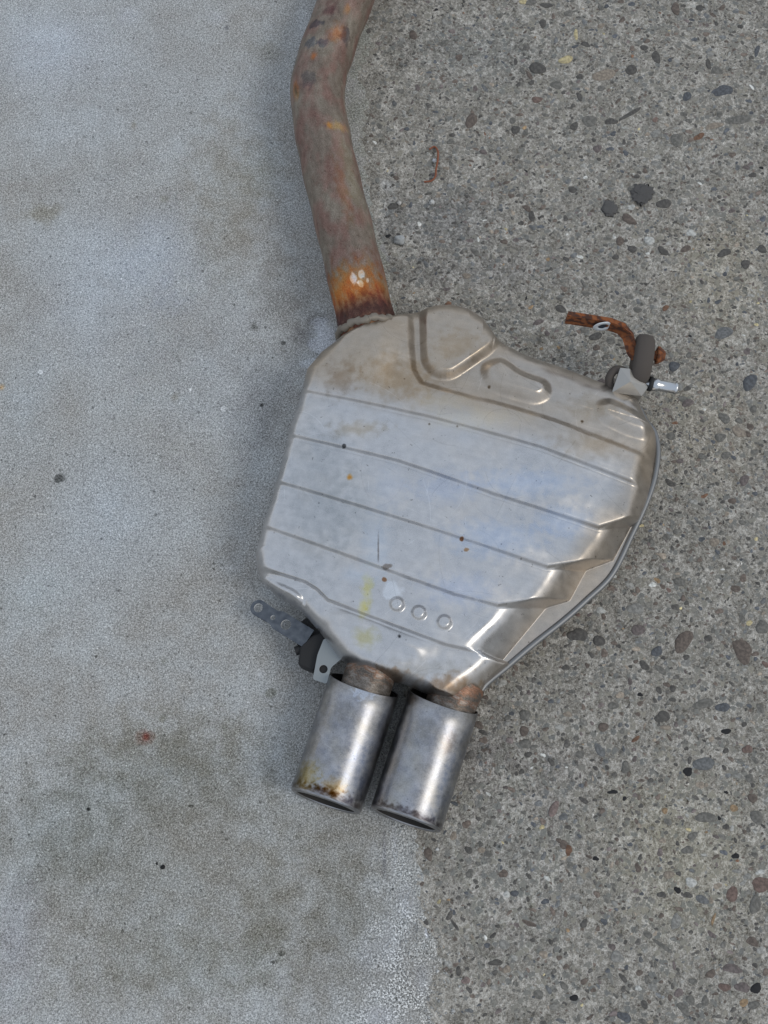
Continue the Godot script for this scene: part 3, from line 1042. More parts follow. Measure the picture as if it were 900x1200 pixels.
func _exhaust():
	step_lines = [
		[Vector2(-0.2314, -0.1284), Vector2(-0.1978, -0.1192), Vector2(-0.0487, -0.0813), Vector2(0.0916, -0.0406), Vector2(0.2064, 0.0027), Vector2(0.2535, 0.0192)],
		[Vector2(-0.2405, -0.0665), Vector2(-0.2147, -0.0586), Vector2(-0.0842, -0.0216), Vector2(0.0317, 0.0214), Vector2(0.1602, 0.0625), Vector2(0.193, 0.0518), Vector2(0.2315, 0.0376)],
		[Vector2(-0.2598, -0.0072), Vector2(-0.2301, 0.0027), Vector2(-0.1135, 0.042), Vector2(0.0012, 0.0807), Vector2(0.0949, 0.1125), Vector2(0.1352, 0.1062), Vector2(0.1826, 0.0951)],
		[Vector2(-0.2684, 0.0507), Vector2(-0.2431, 0.0604), Vector2(-0.1134, 0.1104), Vector2(-0.0175, 0.1459), Vector2(0.034, 0.1594), Vector2(0.0821, 0.1522), Vector2(0.1327, 0.1455)],
		[Vector2(-0.277, 0.0998), Vector2(-0.2499, 0.1104), Vector2(-0.1982, 0.1282), Vector2(-0.1837, 0.1376), Vector2(-0.1703, 0.1511), Vector2(-0.1132, 0.1738), Vector2(-0.0297, 0.2054), Vector2(0.0353, 0.2205), Vector2(0.0916, 0.2232)]]
	for l in step_lines:
		var q: Vector2 = l[l.size() / 2]
		step_at.append(q.y - 0.27 * q.x)
	valley = [Vector2(-0.0677, -0.2673), Vector2(-0.0683, -0.1829), Vector2(-0.0653, -0.1475), Vector2(-0.0557, -0.1288), Vector2(-0.0268, -0.1184), Vector2(0.0128, -0.1069), Vector2(0.0479, -0.0977), Vector2(0.1114, -0.0782), Vector2(0.1637, -0.0578), Vector2(0.2568, -0.022)]
	pads = [
		rounded([Vector2(-0.0512, -0.2612), Vector2(-0.0528, -0.2127), Vector2(-0.0522, -0.1592), Vector2(-0.0405, -0.1405), Vector2(-0.0168, -0.137), Vector2(0.0362, -0.1793), Vector2(0.0487, -0.1971), Vector2(0.0433, -0.2368), Vector2(0.0088, -0.2734)], 0.012),
		rounded([Vector2(0.0227, -0.1554), Vector2(0.0253, -0.1285), Vector2(0.0508, -0.1146), Vector2(0.0934, -0.1031), Vector2(0.1112, -0.1158), Vector2(0.1077, -0.1355), Vector2(0.0735, -0.1484), Vector2(0.0482, -0.1707)], 0.012),
		rounded([Vector2(0.167, -0.105), Vector2(0.1722, -0.0821), Vector2(0.2055, -0.0661), Vector2(0.2328, -0.0593), Vector2(0.2404, -0.0775), Vector2(0.2182, -0.0981), Vector2(0.1847, -0.1143)], 0.010),
		rounded([Vector2(-0.2679, 0.1095), Vector2(-0.25, 0.119), Vector2(-0.2123, 0.1369), Vector2(-0.2029, 0.1443), Vector2(-0.1996, 0.1579), Vector2(-0.2091, 0.1889), Vector2(-0.2659, 0.1683)], 0.008)]
	dimples = [Vector2(-0.0868, 0.1571), Vector2(-0.0605, 0.1674), Vector2(-0.0302, 0.1787)]
	outlets = [[Vector2(-0.1115, 0.1942), Vector2(-0.1207, 0.2275), 0.034], [Vector2(-0.0026, 0.2151), Vector2(-0.0212, 0.2685), 0.036]]
	ridge = [Vector2(-0.1791, 0.1923), Vector2(-0.1741, 0.1821), Vector2(-0.1651, 0.1739), Vector2(-0.153, 0.1708), Vector2(-0.1122, 0.1852), Vector2(-0.0748, 0.2035), Vector2(-0.0357, 0.2198)]
	inlet = Vector2(-0.1176, -0.1906)
	walls = [
		[Vector2(0.2232, -0.0897), Vector2(0.1921, 0.0515), 1.6],
		[Vector2(0.1638, 0.0569), Vector2(0.1365, 0.1049), 1.5],
		[Vector2(0.1013, 0.1102), Vector2(0.076, 0.154), 1.35],
		[Vector2(0.0383, 0.1561), Vector2(-0.0065, 0.2082), 1.25],
		[Vector2(0.0475, 0.1859), Vector2(-0.0222, 0.2414), 1.4]]
	edge = [Vector3(-0.1589, 0.014, -0.2066), Vector3(-0.1225, 0.01, -0.2253), Vector3(-0.085, 0.014, -0.2405), Vector3(-0.0566, 0.026, -0.249), Vector3(-0.0338, 0.026, -0.2565), Vector3(-0.011, 0.026, -0.2578), Vector3(0.0117, 0.026, -0.2515), Vector3(0.0306, 0.026, -0.2366), Vector3(0.0447, 0.026, -0.2143), Vector3(0.0593, 0.028, -0.1997), Vector3(0.0894, 0.028, -0.1834), Vector3(0.1338, 0.028, -0.1676), Vector3(0.1777, 0.028, -0.1495), Vector3(0.2022, 0.026, -0.1395), Vector3(0.2277, 0.024, -0.1251), Vector3(0.238, 0.02, -0.0971), Vector3(0.2494, 0.012, -0.0782), Vector3(0.2517, 0.006, -0.0518), Vector3(0.2449, 0.004, -0.0171), Vector3(0.2317, 0.004, 0.0171), Vector3(0.2107, 0.004, 0.0587), Vector3(0.183, 0.004, 0.1095), Vector3(0.1493, 0.004, 0.1421), Vector3(0.1195, 0.004, 0.1678), Vector3(0.0836, 0.004, 0.1954), Vector3(0.0481, 0.004, 0.2248), Vector3(0.0204, 0.004, 0.2476), Vector3(0.0117, 0.004, 0.2651), Vector3(-0.0041, 0.006, 0.2725), Vector3(-0.0219, 0.008, 0.2699), Vector3(-0.0424, 0.008, 0.2609), Vector3(-0.0568, 0.02, 0.2558), Vector3(-0.0763, 0.024, 0.2468), Vector3(-0.0939, 0.02, 0.243), Vector3(-0.1124, 0.02, 0.2378), Vector3(-0.1331, 0.02, 0.2306), Vector3(-0.1541, 0.022, 0.2174), Vector3(-0.1807, 0.022, 0.1831), Vector3(-0.2052, 0.02, 0.1561), Vector3(-0.2332, 0.02, 0.1388), Vector3(-0.2526, 0.02, 0.1219), Vector3(-0.2606, 0.02, 0.1045), Vector3(-0.2634, 0.018, 0.0847), Vector3(-0.2535, 0.016, 0.0436), Vector3(-0.2386, 0.016, -0.0123), Vector3(-0.2239, 0.016, -0.0782), Vector3(-0.2095, 0.018, -0.1343), Vector3(-0.2034, 0.02, -0.1633), Vector3(-0.1858, 0.026, -0.1877)]
	var ex := Node3D.new()
	ex.name = "exhaust_silencer"
	add_child(ex, true)
	tag(ex, "used steel car exhaust silencer with rusty inlet pipe and twin polished tailpipes", "exhaust")

	# ---- materials
	const S = 1024
	const X0 = -0.30
	const SX = 0.60
	var n1 := bytes(noise(61, 0.006, FastNoiseLite.TYPE_SIMPLEX, 5), S, S)
	var n2 := bytes(noise(62, 0.03, FastNoiseLite.TYPE_SIMPLEX, 4), S, S)
	var n3 := bytes(noise(63, 0.3), S, S)
	var n4 := bytes(noise(64, 0.045), S, S)
	# fine rolling marks that run along the steps
	var streak := bytes(noise(65, 0.012, FastNoiseLite.TYPE_SIMPLEX, 3), S, S)
	var px := PackedByteArray()
	px.resize(S * S * 3)
	var rough := PackedByteArray()
	rough.resize(S * S)
	var tan_line: Array = step_lines[0]
	for y in S:
		var z := X0 + SX * y / S
		for x in S:
			var i := y * S + x
			var xx := X0 + SX * x / S
			# heat tint above the first step, strongest by the inlet
			var over: float = (tan_line[2].y + (xx - tan_line[2].x) * 0.27 - z)
			var brown := sm(-0.02, 0.04, over) * (0.9 - 0.3 * sm(-0.1, 0.2, xx)) + 0.7 * sm(0.155, 0.205, xx + (z - 0.02) * 0.75) + (n1[i] - 128) * 0.0014
			brown = clampf(brown, 0.0, 1.0)
			var v := 190.0 + (n2[i] - 128) * 0.045 + (n3[i] - 128) * 0.04 + (n1[i] - 128) * 0.05 + streak[((y * 6 - x - (x >> 1)) & 1023) * S + ((x >> 2) & 1023)] * 0.018 - 2.0
			var j := i * 3
			px[j] = clampi(int(v - brown * 22), 0, 255)
			px[j + 1] = clampi(int(v - brown * 34), 0, 255)
			px[j + 2] = clampi(int(v + 1 - brown * 50), 0, 255)
			if n4[i] > 250 and n3[i] > 170:
				for c in 3: px[j + c] = int(px[j + c] * 0.62)
			rough[i] = clampi(int(84 + brown * 26 + (n2[i] - 128) * 0.12 + (n1[i] - 128) * 0.16), 0, 255)
	stains_and_shading(px, S, S, X0, X0, SX, SX, [
		[-0.1225, 0.1401, 0.0102, 0.033, 10, 4, -42, 0.7],
		[-0.1285, 0.1608, 0.0081, 0.0205, 10, 4, -40, 0.6],
		[-0.1242, 0.1966, 0.0221, 0.0182, -4, -8, -38, 0.6],
		[-0.1124, 0.0876, 0.0268, 0.0629, 4, 8, 13, 0.6],
		[-0.1379, 0.1193, 0.0266, 0.0167, 3, 6, 10, 0.6],
		[-0.0969, 0.0121, 0.0314, 0.0434, 2, 4, 8, 0.6],
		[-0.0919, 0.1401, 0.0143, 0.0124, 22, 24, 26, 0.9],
		[-0.1093, 0.0876, 0.0016, 0.0253, -70, -78, -84, 0.5],
		[-0.1, 0.1109, 0.0072, 0.0032, -50, -58, -66, 0.9],
		[-0.1021, 0.1255, 0.0035, 0.0031, -50, -84, -110, 0.8],
		[-0.1451, -0.0021, 0.0052, 0.0055, 10, -44, -110, 0.6],
		[-0.0082, 0.077, 0.0025, 0.0023, -60, -100, -130, 0.8],
		[-0.0023, 0.0897, 0.0041, 0.0032, -30, -60, -90, 0.8],
		[-0.1518, -0.0433, 0.0032, 0.0028, -100, -100, -100, 0.8],
		[-0.084, 0.1946, 0.0026, 0.0026, -130, -130, -130, 0.7],
		[0.0312, -0.1253, 0.0028, 0.003, -90, -95, -100, 0.7],
		[-0.0457, -0.0726, 0.0019, 0.002, -80, -85, -90, 0.7],
		[-0.0107, -0.0692, 0.0019, 0.002, -80, -85, -90, 0.7],
		[0.1484, -0.0805, 0.0028, 0.0027, -90, -95, -100, 0.7],
		[-0.134, -0.0658, 0.0531, 0.0158, -10, -16, -26, 0.7],
		[-0.0806, -0.1345, 0.0646, 0.0461, -8, -16, -26, 0.6],
		[-0.0042, -0.1815, 0.0435, 0.0353, -4, -10, -18, 0.6],
		[-0.156, -0.1345, 0.0323, 0.0346, -18, -24, -30, 0.7],
		[0.0151, -0.0771, 0.0852, 0.0226, 16, 14, 8, 0.6],  # this and the next: whitish sheen painted into the steel colour
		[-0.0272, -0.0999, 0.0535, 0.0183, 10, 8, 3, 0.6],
		[0.0759, 0.0067, 0.1047, 0.0284, -8, 1, 12, 0.5],  # blue patches from here: sky reflection painted on the bands
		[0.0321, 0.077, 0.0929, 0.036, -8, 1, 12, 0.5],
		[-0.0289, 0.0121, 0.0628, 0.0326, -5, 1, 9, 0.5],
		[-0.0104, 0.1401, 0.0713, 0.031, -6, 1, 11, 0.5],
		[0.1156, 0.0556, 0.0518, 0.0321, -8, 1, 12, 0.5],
		[-0.1837, 0.0121, 0.0628, 0.159, -16, -14, -13, 0.4],  # this and the next: duller reflection on the left, painted grey
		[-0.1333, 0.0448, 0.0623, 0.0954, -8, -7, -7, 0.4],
		[0.1518, -0.0433, 0.074, 0.0267, -6, -12, -20, 0.5],
		[0.1654, -0.0999, 0.0535, 0.0274, -8, -12, -18, 0.5],
		[-0.0225, 0.2517, 0.0497, 0.0197, -30, -50, -70, 0.7],
		[-0.1121, 0.2418, 0.0399, 0.0139, -30, -44, -56, 0.8],
		[-0.0522, 0.2318, 0.0899, 0.0159, -8, -10, -14, 0.6]], n2)
	scratch(px, S, S, 206, 420, 120.0, 20)
	dots(px, S, S, 207, 420, 1.9, -60)
	var steel := mat(Color.WHITE, 1.0, 0.92)
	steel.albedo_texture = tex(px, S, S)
	steel.roughness_texture = tex(rough, S, S, Image.FORMAT_L8)
	steel.roughness_texture_channel = BaseMaterial3D.TEXTURE_CHANNEL_RED
	steel.heightmap_enabled = true
	steel.heightmap_scale = 0.006
	steel.heightmap_texture = tex(n2, S, S, Image.FORMAT_L8)

	# ---- upper half shell
	var st := begin()
	var A := 1200
	var R := 260
	var rims := []
	for k in A: rims.append(outline_at(TAU * k / A))
	st.set_uv(Vector2(0.5, 0.5))
	st.add_vertex(Vector3(0, shell_height(Vector2.ZERO, 0, 1, 0.02), 0))
	for j in range(1, R + 1):
		var t := float(j) / R
		var s := 1.0 - pow(1.0 - t, 1.55)
		for k in A:
			var rim: Vector3 = rims[k]
			var d := Vector2(cos(TAU * k / A), sin(TAU * k / A))
			var p: Vector2 = d * rim.x * s
			st.set_uv(Vector2((p.x - X0) / SX, (p.y - X0) / SX))
			st.add_vertex(v3(p, shell_height(p, s, rim.x * (1.0 - s) * rim.z, rim.y)))
	for k in A:
		for i in [0, 1 + k, 1 + (k + 1) % A]: st.add_index(i)
	for j in R - 1:
		for k in A:
			var a := 1 + j * A + k
			var b := 1 + j * A + (k + 1) % A
			quad(st, a, a + A, b + A, b)
	st.generate_normals()
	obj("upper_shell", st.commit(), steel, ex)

	# ---- lower half shell
	st = begin()
	var prof := [[0.996, FLANGE - 0.0005], [0.988, 0.048], [0.978, 0.030], [0.962, 0.016], [0.935, 0.007], [0.88, 0.0035], [0.4, 0.0035]]
	var B := 240
	for g in prof:
		for k in B:
			var rim := outline_at(TAU * k / B)
			var p := Vector2(cos(TAU * k / B), sin(TAU * k / B)) * rim.x * float(g[0])
			st.set_uv(Vector2((p.x - X0) / SX, (p.y - X0) / SX))
			st.add_vertex(v3(p, g[1]))
	st.add_vertex(Vector3(0, 0.0035, 0))
	for j in prof.size() - 1:
		for k in B:
			quad(st, j * B + k, (j + 1) * B + k, (j + 1) * B + (k + 1) % B, j * B + (k + 1) % B)
	for k in B:
		for i in [(prof.size() - 1) * B + (k + 1) % B, (prof.size() - 1) * B + k, prof.size() * B]: st.add_index(i)
	st.generate_normals()
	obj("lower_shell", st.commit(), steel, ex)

	# ---- folded seam round the right-hand side
	var hem := []
	for i in range(14, 28): hem.append(Vector3(edge[i].x, FLANGE - 0.001, edge[i].z))
	var dull := mat(Color(0.50, 0.505, 0.51), 0.5, 0.85)
	hem = curve(hem, 0.004)
	var hr := []
	for i in hem.size(): hr.append(0.0034 * minf(1.0, minf(i, hem.size() - 1 - i) / 6.0) + 0.0006)
	obj("seam_flange", tube(hem, hr, 12), dull, ex)

	_pipes(ex)
	_hangers(ex)


func _pipes(ex: Node):
	# ---- the inlet pipe
	const W = 512
	const H = 1024
	var n1 := bytes(noise(71, 0.012, FastNoiseLite.TYPE_SIMPLEX, 5), W, H)
	var n2 := bytes(noise(72, 0.035, FastNoiseLite.TYPE_SIMPLEX, 4), W, H)
	var n3 := bytes(noise(73, 0.25), W, H)
	var n4 := bytes(noise(74, 0.008, FastNoiseLite.TYPE_SIMPLEX, 3), W, H)
	var px := PackedByteArray()
	px.resize(W * H * 3)
	for y in H:
		for x in W:
			var i := y * W + x
			var v := 103.0 + (n2[i] - 128) * 0.10 + (n3[i] - 128) * 0.10
			var red := clampf((n1[i] - 118) * 0.012, -0.4, 1.0)
			var pale := clampf((n4[i] - 120) * 0.012, -0.3, 1.0)
			var rust := 0.0
			var j := i * 3
			px[j] = clampi(int(v + 7 + red * 3 + pale * 9 + rust), 0, 255)
			px[j + 1] = clampi(int(v - 8 - red * 7 + pale * 11), 0, 255)
			px[j + 2] = clampi(int(v - 19 - red * 6 + pale * 10), 0, 255)
	# in pipe coordinates: x round the pipe (0.5 on top), z along it from the silencer
	stains_and_shading(px, W, H, 0.0, 0.0, 1.0, 1.0, [
		[0.5, 0.03, 0.8, 0.115, 34, -8, -44, 0.45], [0.42, 0.08, 0.3, 0.05, 26, 0, -30, 0.6], [0.5, 0.03, 1.6, 0.044, -80, -60, -24, 0.5],
		[0.475, 0.088, 0.022, 0.013, 48, 80, 112, 0.95], [0.52, 0.092, 0.024, 0.010, 44, 74, 104, 0.98], [0.50, 0.079, 0.02, 0.007, 40, 70, 96, 0.98], [0.545, 0.082, 0.012, 0.006, 40, 66, 90, 0.98],
		[0.53, 0.38, 0.035, 0.012, 34, 10, -28, 0.6], [0.6, 0.382, 0.11, 0.014, 32, 20, -6, 0.6], [0.515, 0.38, 0.015, 0.006, -40, -40, -20, 0.5],
		[0.36, 0.468, 0.035, 0.03, 34, 2, -34, 0.6], [0.36, 0.468, 0.02, 0.015, -60, -30, -10, 0.6],
		[0.47, 0.524, 0.03, 0.01, 36, 2, -30, 0.6], [0.43, 0.552, 0.05, 0.012, -30, -22, -10, 0.8], [0.5, 0.552, 0.04, 0.012, -26, -20, -10, 0.8],
		[0.56, 0.584, 0.07, 0.03, 32, 6, -18, 0.6], [0.42, 0.592, 0.05, 0.012, -40, -34, -22, 0.8], [0.62, 0.588, 0.04, 0.02, -30, -28, -20, 0.8],
		[0.48, 0.624, 0.06, 0.02, -24, -30, -24, 0.7], [0.57, 0.64, 0.03, 0.016, 24, 8, -14, 0.7], [0.45, 0.48, 0.05, 0.02, -18, -14, -8, 0.8],
		[0.53, 0.25, 0.05, 0.09, 10, -4, -14, 0.7], [0.6, 0.3, 0.08, 0.12, 10, 10, 4, 0.7]], n2)
	dots(px, W, H, 212, 2600, 2.6, -26)
	dots(px, W, H, 213, 900, 2.0, 20)
	scratch(px, W, H, 214, 60, 120.0, 14, PI / 2)
	var rusty := mat(Color.WHITE, 0.52, 0.25)
	rusty.albedo_texture = tex(px, W, H)
	rusty.heightmap_enabled = true
	rusty.heightmap_scale = 0.05
	rusty.heightmap_texture = tex(n2, W, H, Image.FORMAT_L8)
	var path := curve([Vector3(-0.1213, 0.0645, -0.2147), Vector3(-0.1236, 0.065, -0.2244), Vector3(-0.1519, 0.068, -0.3521), Vector3(-0.1817, 0.068, -0.4851), Vector3(-0.1957, 0.067, -0.5744), Vector3(-0.1933, 0.067, -0.617), Vector3(-0.1807, 0.066, -0.6697), Vector3(-0.1569, 0.066, -0.7464), Vector3(-0.1148, 0.062, -0.8645), Vector3(-0.0631, 0.058, -0.9718)])
	var pr := []
	for i in path.size():
		pr.append(0.0385 + 0.0006 * sin(i * 0.35))
	obj("inlet_pipe", tube(path, pr, 64), rusty, ex)
	var weld := mat(Color(0.50, 0.47, 0.43), 0.6, 0.5)
	var wt: Vector3 = Vector3(-0.1236, 0.065, -0.2244)
	var wd: Vector3 = (Vector3(-0.1168, 0.064, -0.2001) - wt).normalized()
	var ring := []
	var sw := wd.cross(Vector3.UP).normalized()
	var up := sw.cross(wd)
	var rr := []
	for k in 97:
		var a := TAU * k / 96.0
		ring.append(wt + wd * (0.0045 - 0.004 * sin(a) + 0.0012 * sin(a * 9.0)) + (up * cos(a) + sw * sin(a)) * 0.039)
		rr.append(0.0052 + 0.0011 * sin(a * 23.0) + 0.0005 * sin(a * 41.0))
	obj("weld_bead", tube(ring, rr, 10, false), weld, ex)

	# ---- outlet stubs
	var stub := mat(Color(0.44, 0.38, 0.33), 0.5, 0.6)
	var sa := bytes(noise(81, 0.03, FastNoiseLite.TYPE_SIMPLEX, 4), 256, 256)
	var sb := bytes(noise(82, 0.2), 256, 256)
	var sx := PackedByteArray()
	sx.resize(256 * 256 * 3)
	for y in 256:
		for x in 256:
			var i := y * 256 + x
			var rusted := clampf(sm(0.42, 0.30, y / 255.0 + (sa[i] - 128) * 0.0022) + (sa[i] - 190) * 0.008, 0.0, 1.0)
			var v := 106.0 + (sa[i] - 128) * 0.25 + (sb[i] - 128) * 0.12
			sx[i * 3] = clampi(int(v + 4 + rusted * 2), 0, 255)
			sx[i * 3 + 1] = clampi(int(v - 2 - rusted * 25), 0, 255)
			sx[i * 3 + 2] = clampi(int(v - 8 - rusted * 38), 0, 255)
	stub.albedo_color = Color.WHITE
	stub.albedo_texture = tex(sx, 256, 256)
	obj("outlet_pipe", tube(curve([Vector3(-0.1115, 0.056, 0.213), Vector3(-0.1209, 0.055, 0.239), Vector3(-0.1291, 0.053, 0.2646), Vector3(-0.1393, 0.051, 0.2951)]), 0.031, 40), stub, ex)
	var path2 := curve([Vector3(-0.0104, 0.054, 0.244), Vector3(-0.0169, 0.054, 0.2596), Vector3(-0.0223, 0.053, 0.2738), Vector3(-0.0298, 0.052, 0.2952), Vector3(-0.0405, 0.051, 0.3255)])
	var r2 := []
	for i in path2.size():
		var t := float(i) / (path2.size() - 1)
		r2.append(lerpf(0.033, 0.0308, sm(0.0, 0.35, t)))
	obj("outlet_pipe", tube(path2, r2, 48), stub, ex)

	# ---- polished tips
	const T = 512
	var t1 := bytes(noise(91, 0.012, FastNoiseLite.TYPE_SIMPLEX, 5), T, T)
	var t2 := bytes(noise(92, 0.05, FastNoiseLite.TYPE_SIMPLEX, 3), T, T)
	var t3 := bytes(noise(93, 0.2), T, T)
	var made := 0
	for spec in [[Vector3(-0.1261, 0.052, 0.2469), Vector3(-0.172, 0.051, 0.386)], [Vector3(-0.0294, 0.052, 0.2665), Vector3(-0.0769, 0.051, 0.4065)]]:
		var tx := PackedByteArray()
		tx.resize(T * T * 3)
		var tr := PackedByteArray()
		tr.resize(T * T)
		for y in T:
			for x in T:
				var i := y * T + x
				var v := 150.0 + (t1[i] - 128) * 0.13 + (t2[i] - 128) * 0.07 + (t3[i] - 128) * 0.05
				var j := i * 3
				var warm := (t1[(i + 77000) % (T * T)] - 128) * 0.03
				tx[j] = clampi(int(v + warm), 0, 255)
				tx[j + 1] = clampi(int(v + warm * 0.4), 0, 255)
				tx[j + 2] = clampi(int(v + 2 - warm), 0, 255)
				tr[i] = clampi(int(99 + (t1[i] - 128) * 0.14 + (t2[i] - 128) * 0.10), 0, 255)
		var marks := [[0.48, 0.12, 0.06, 0.07, 30, 34, 40, 0.95], [0.40, 0.55, 0.1, 0.3, -14, -10, -2, 0.6], [0.5, 0.66, 0.5, 0.05, -34, -40, -44, 0.7], [0.5, 0.02, 0.5, 0.035, -16, -22, -26, 0.7]] if made == 0 else [[0.52, 0.02, 0.3, 0.04, 10, 0, -20, 0.8], [0.56, 0.5, 0.08, 0.4, 8, 8, 6, 0.6], [0.5, 0.67, 0.5, 0.045, -30, -34, -36, 0.7], [0.42, 0.3, 0.05, 0.1, -14, -18, -20, 0.7]]  # long bands paint a highlight and a darker side along the tips
		if made == 0: marks += [[0.62, 0.60, 0.10, 0.10, 4, -8, -44, 0.5], [0.48, 0.62, 0.09, 0.07, 8, -12, -46, 0.5], [0.5, 0.645, 0.12, 0.03, -50, -56, -56, 0.7]]
		else: marks += [[0.48, 0.66, 0.2, 0.03, -40, -42, -42, 0.7], [0.36, 0.5, 0.08, 0.3, -10, -6, 2, 0.7]]
		stains_and_shading(tx, T, T, 0.0, 0.0, 1.0, 1.0, marks, t2)
		scratch(tx, T, T, 208 + made, 130, 90.0, 22)
		dots(tx, T, T, 210 + made, 220, 1.8, -50)
		var chrome := mat(Color.WHITE, 1.0, 1.0)
		chrome.albedo_texture = tex(tx, T, T)
		chrome.roughness_texture = tex(tr, T, T, Image.FORMAT_L8)
		chrome.roughness_texture_channel = BaseMaterial3D.TEXTURE_CHANNEL_RED
		var a: Vector3 = spec[0]
		var ax: Vector3 = spec[1] - a
		var L := ax.length()
		var o := 0.0440
		var rings := [Vector3(0.0, o - 0.0016, 0.011), Vector3(-0.0006, o - 0.0006, 0.011)]
		for k in 9: rings.append(Vector3(L * k / 8.0 * 0.97, o, lerpf(0.011, -0.004, k / 8.0)))
		rings += [Vector3(L * 0.985, o - 0.0006, -0.004), Vector3(L * 0.995, o - 0.002, -0.004), Vector3(L, o - 0.0042, -0.004), Vector3(L * 0.997, o - 0.006, -0.004), Vector3(L * 0.985, o - 0.007, -0.004)]
		var tip := obj("tailpipe_tip", turned(a, ax, rings, 72), chrome, ex)
		tip.set_meta("label", ["left polished tailpipe tip with yellow burn marks at its mouth", "right polished tailpipe tip with a bright highlight painted along it"][made])
		var soot := mat(Color(0.17, 0.16, 0.15), 0.75, 0.2)
		obj("sooty_lining", turned(a, ax, [Vector3(L * 0.985, o - 0.0071, -0.004), Vector3(L * 0.8, o - 0.0075, 0.0), Vector3(L * 0.35, o - 0.0075, 0.0), Vector3(L * 0.2, o - 0.0045, 0.0), Vector3(0.002, o - 0.0022, 0.011), Vector3(0.0, o - 0.0017, 0.011)], 48), soot, tip)
		made += 1


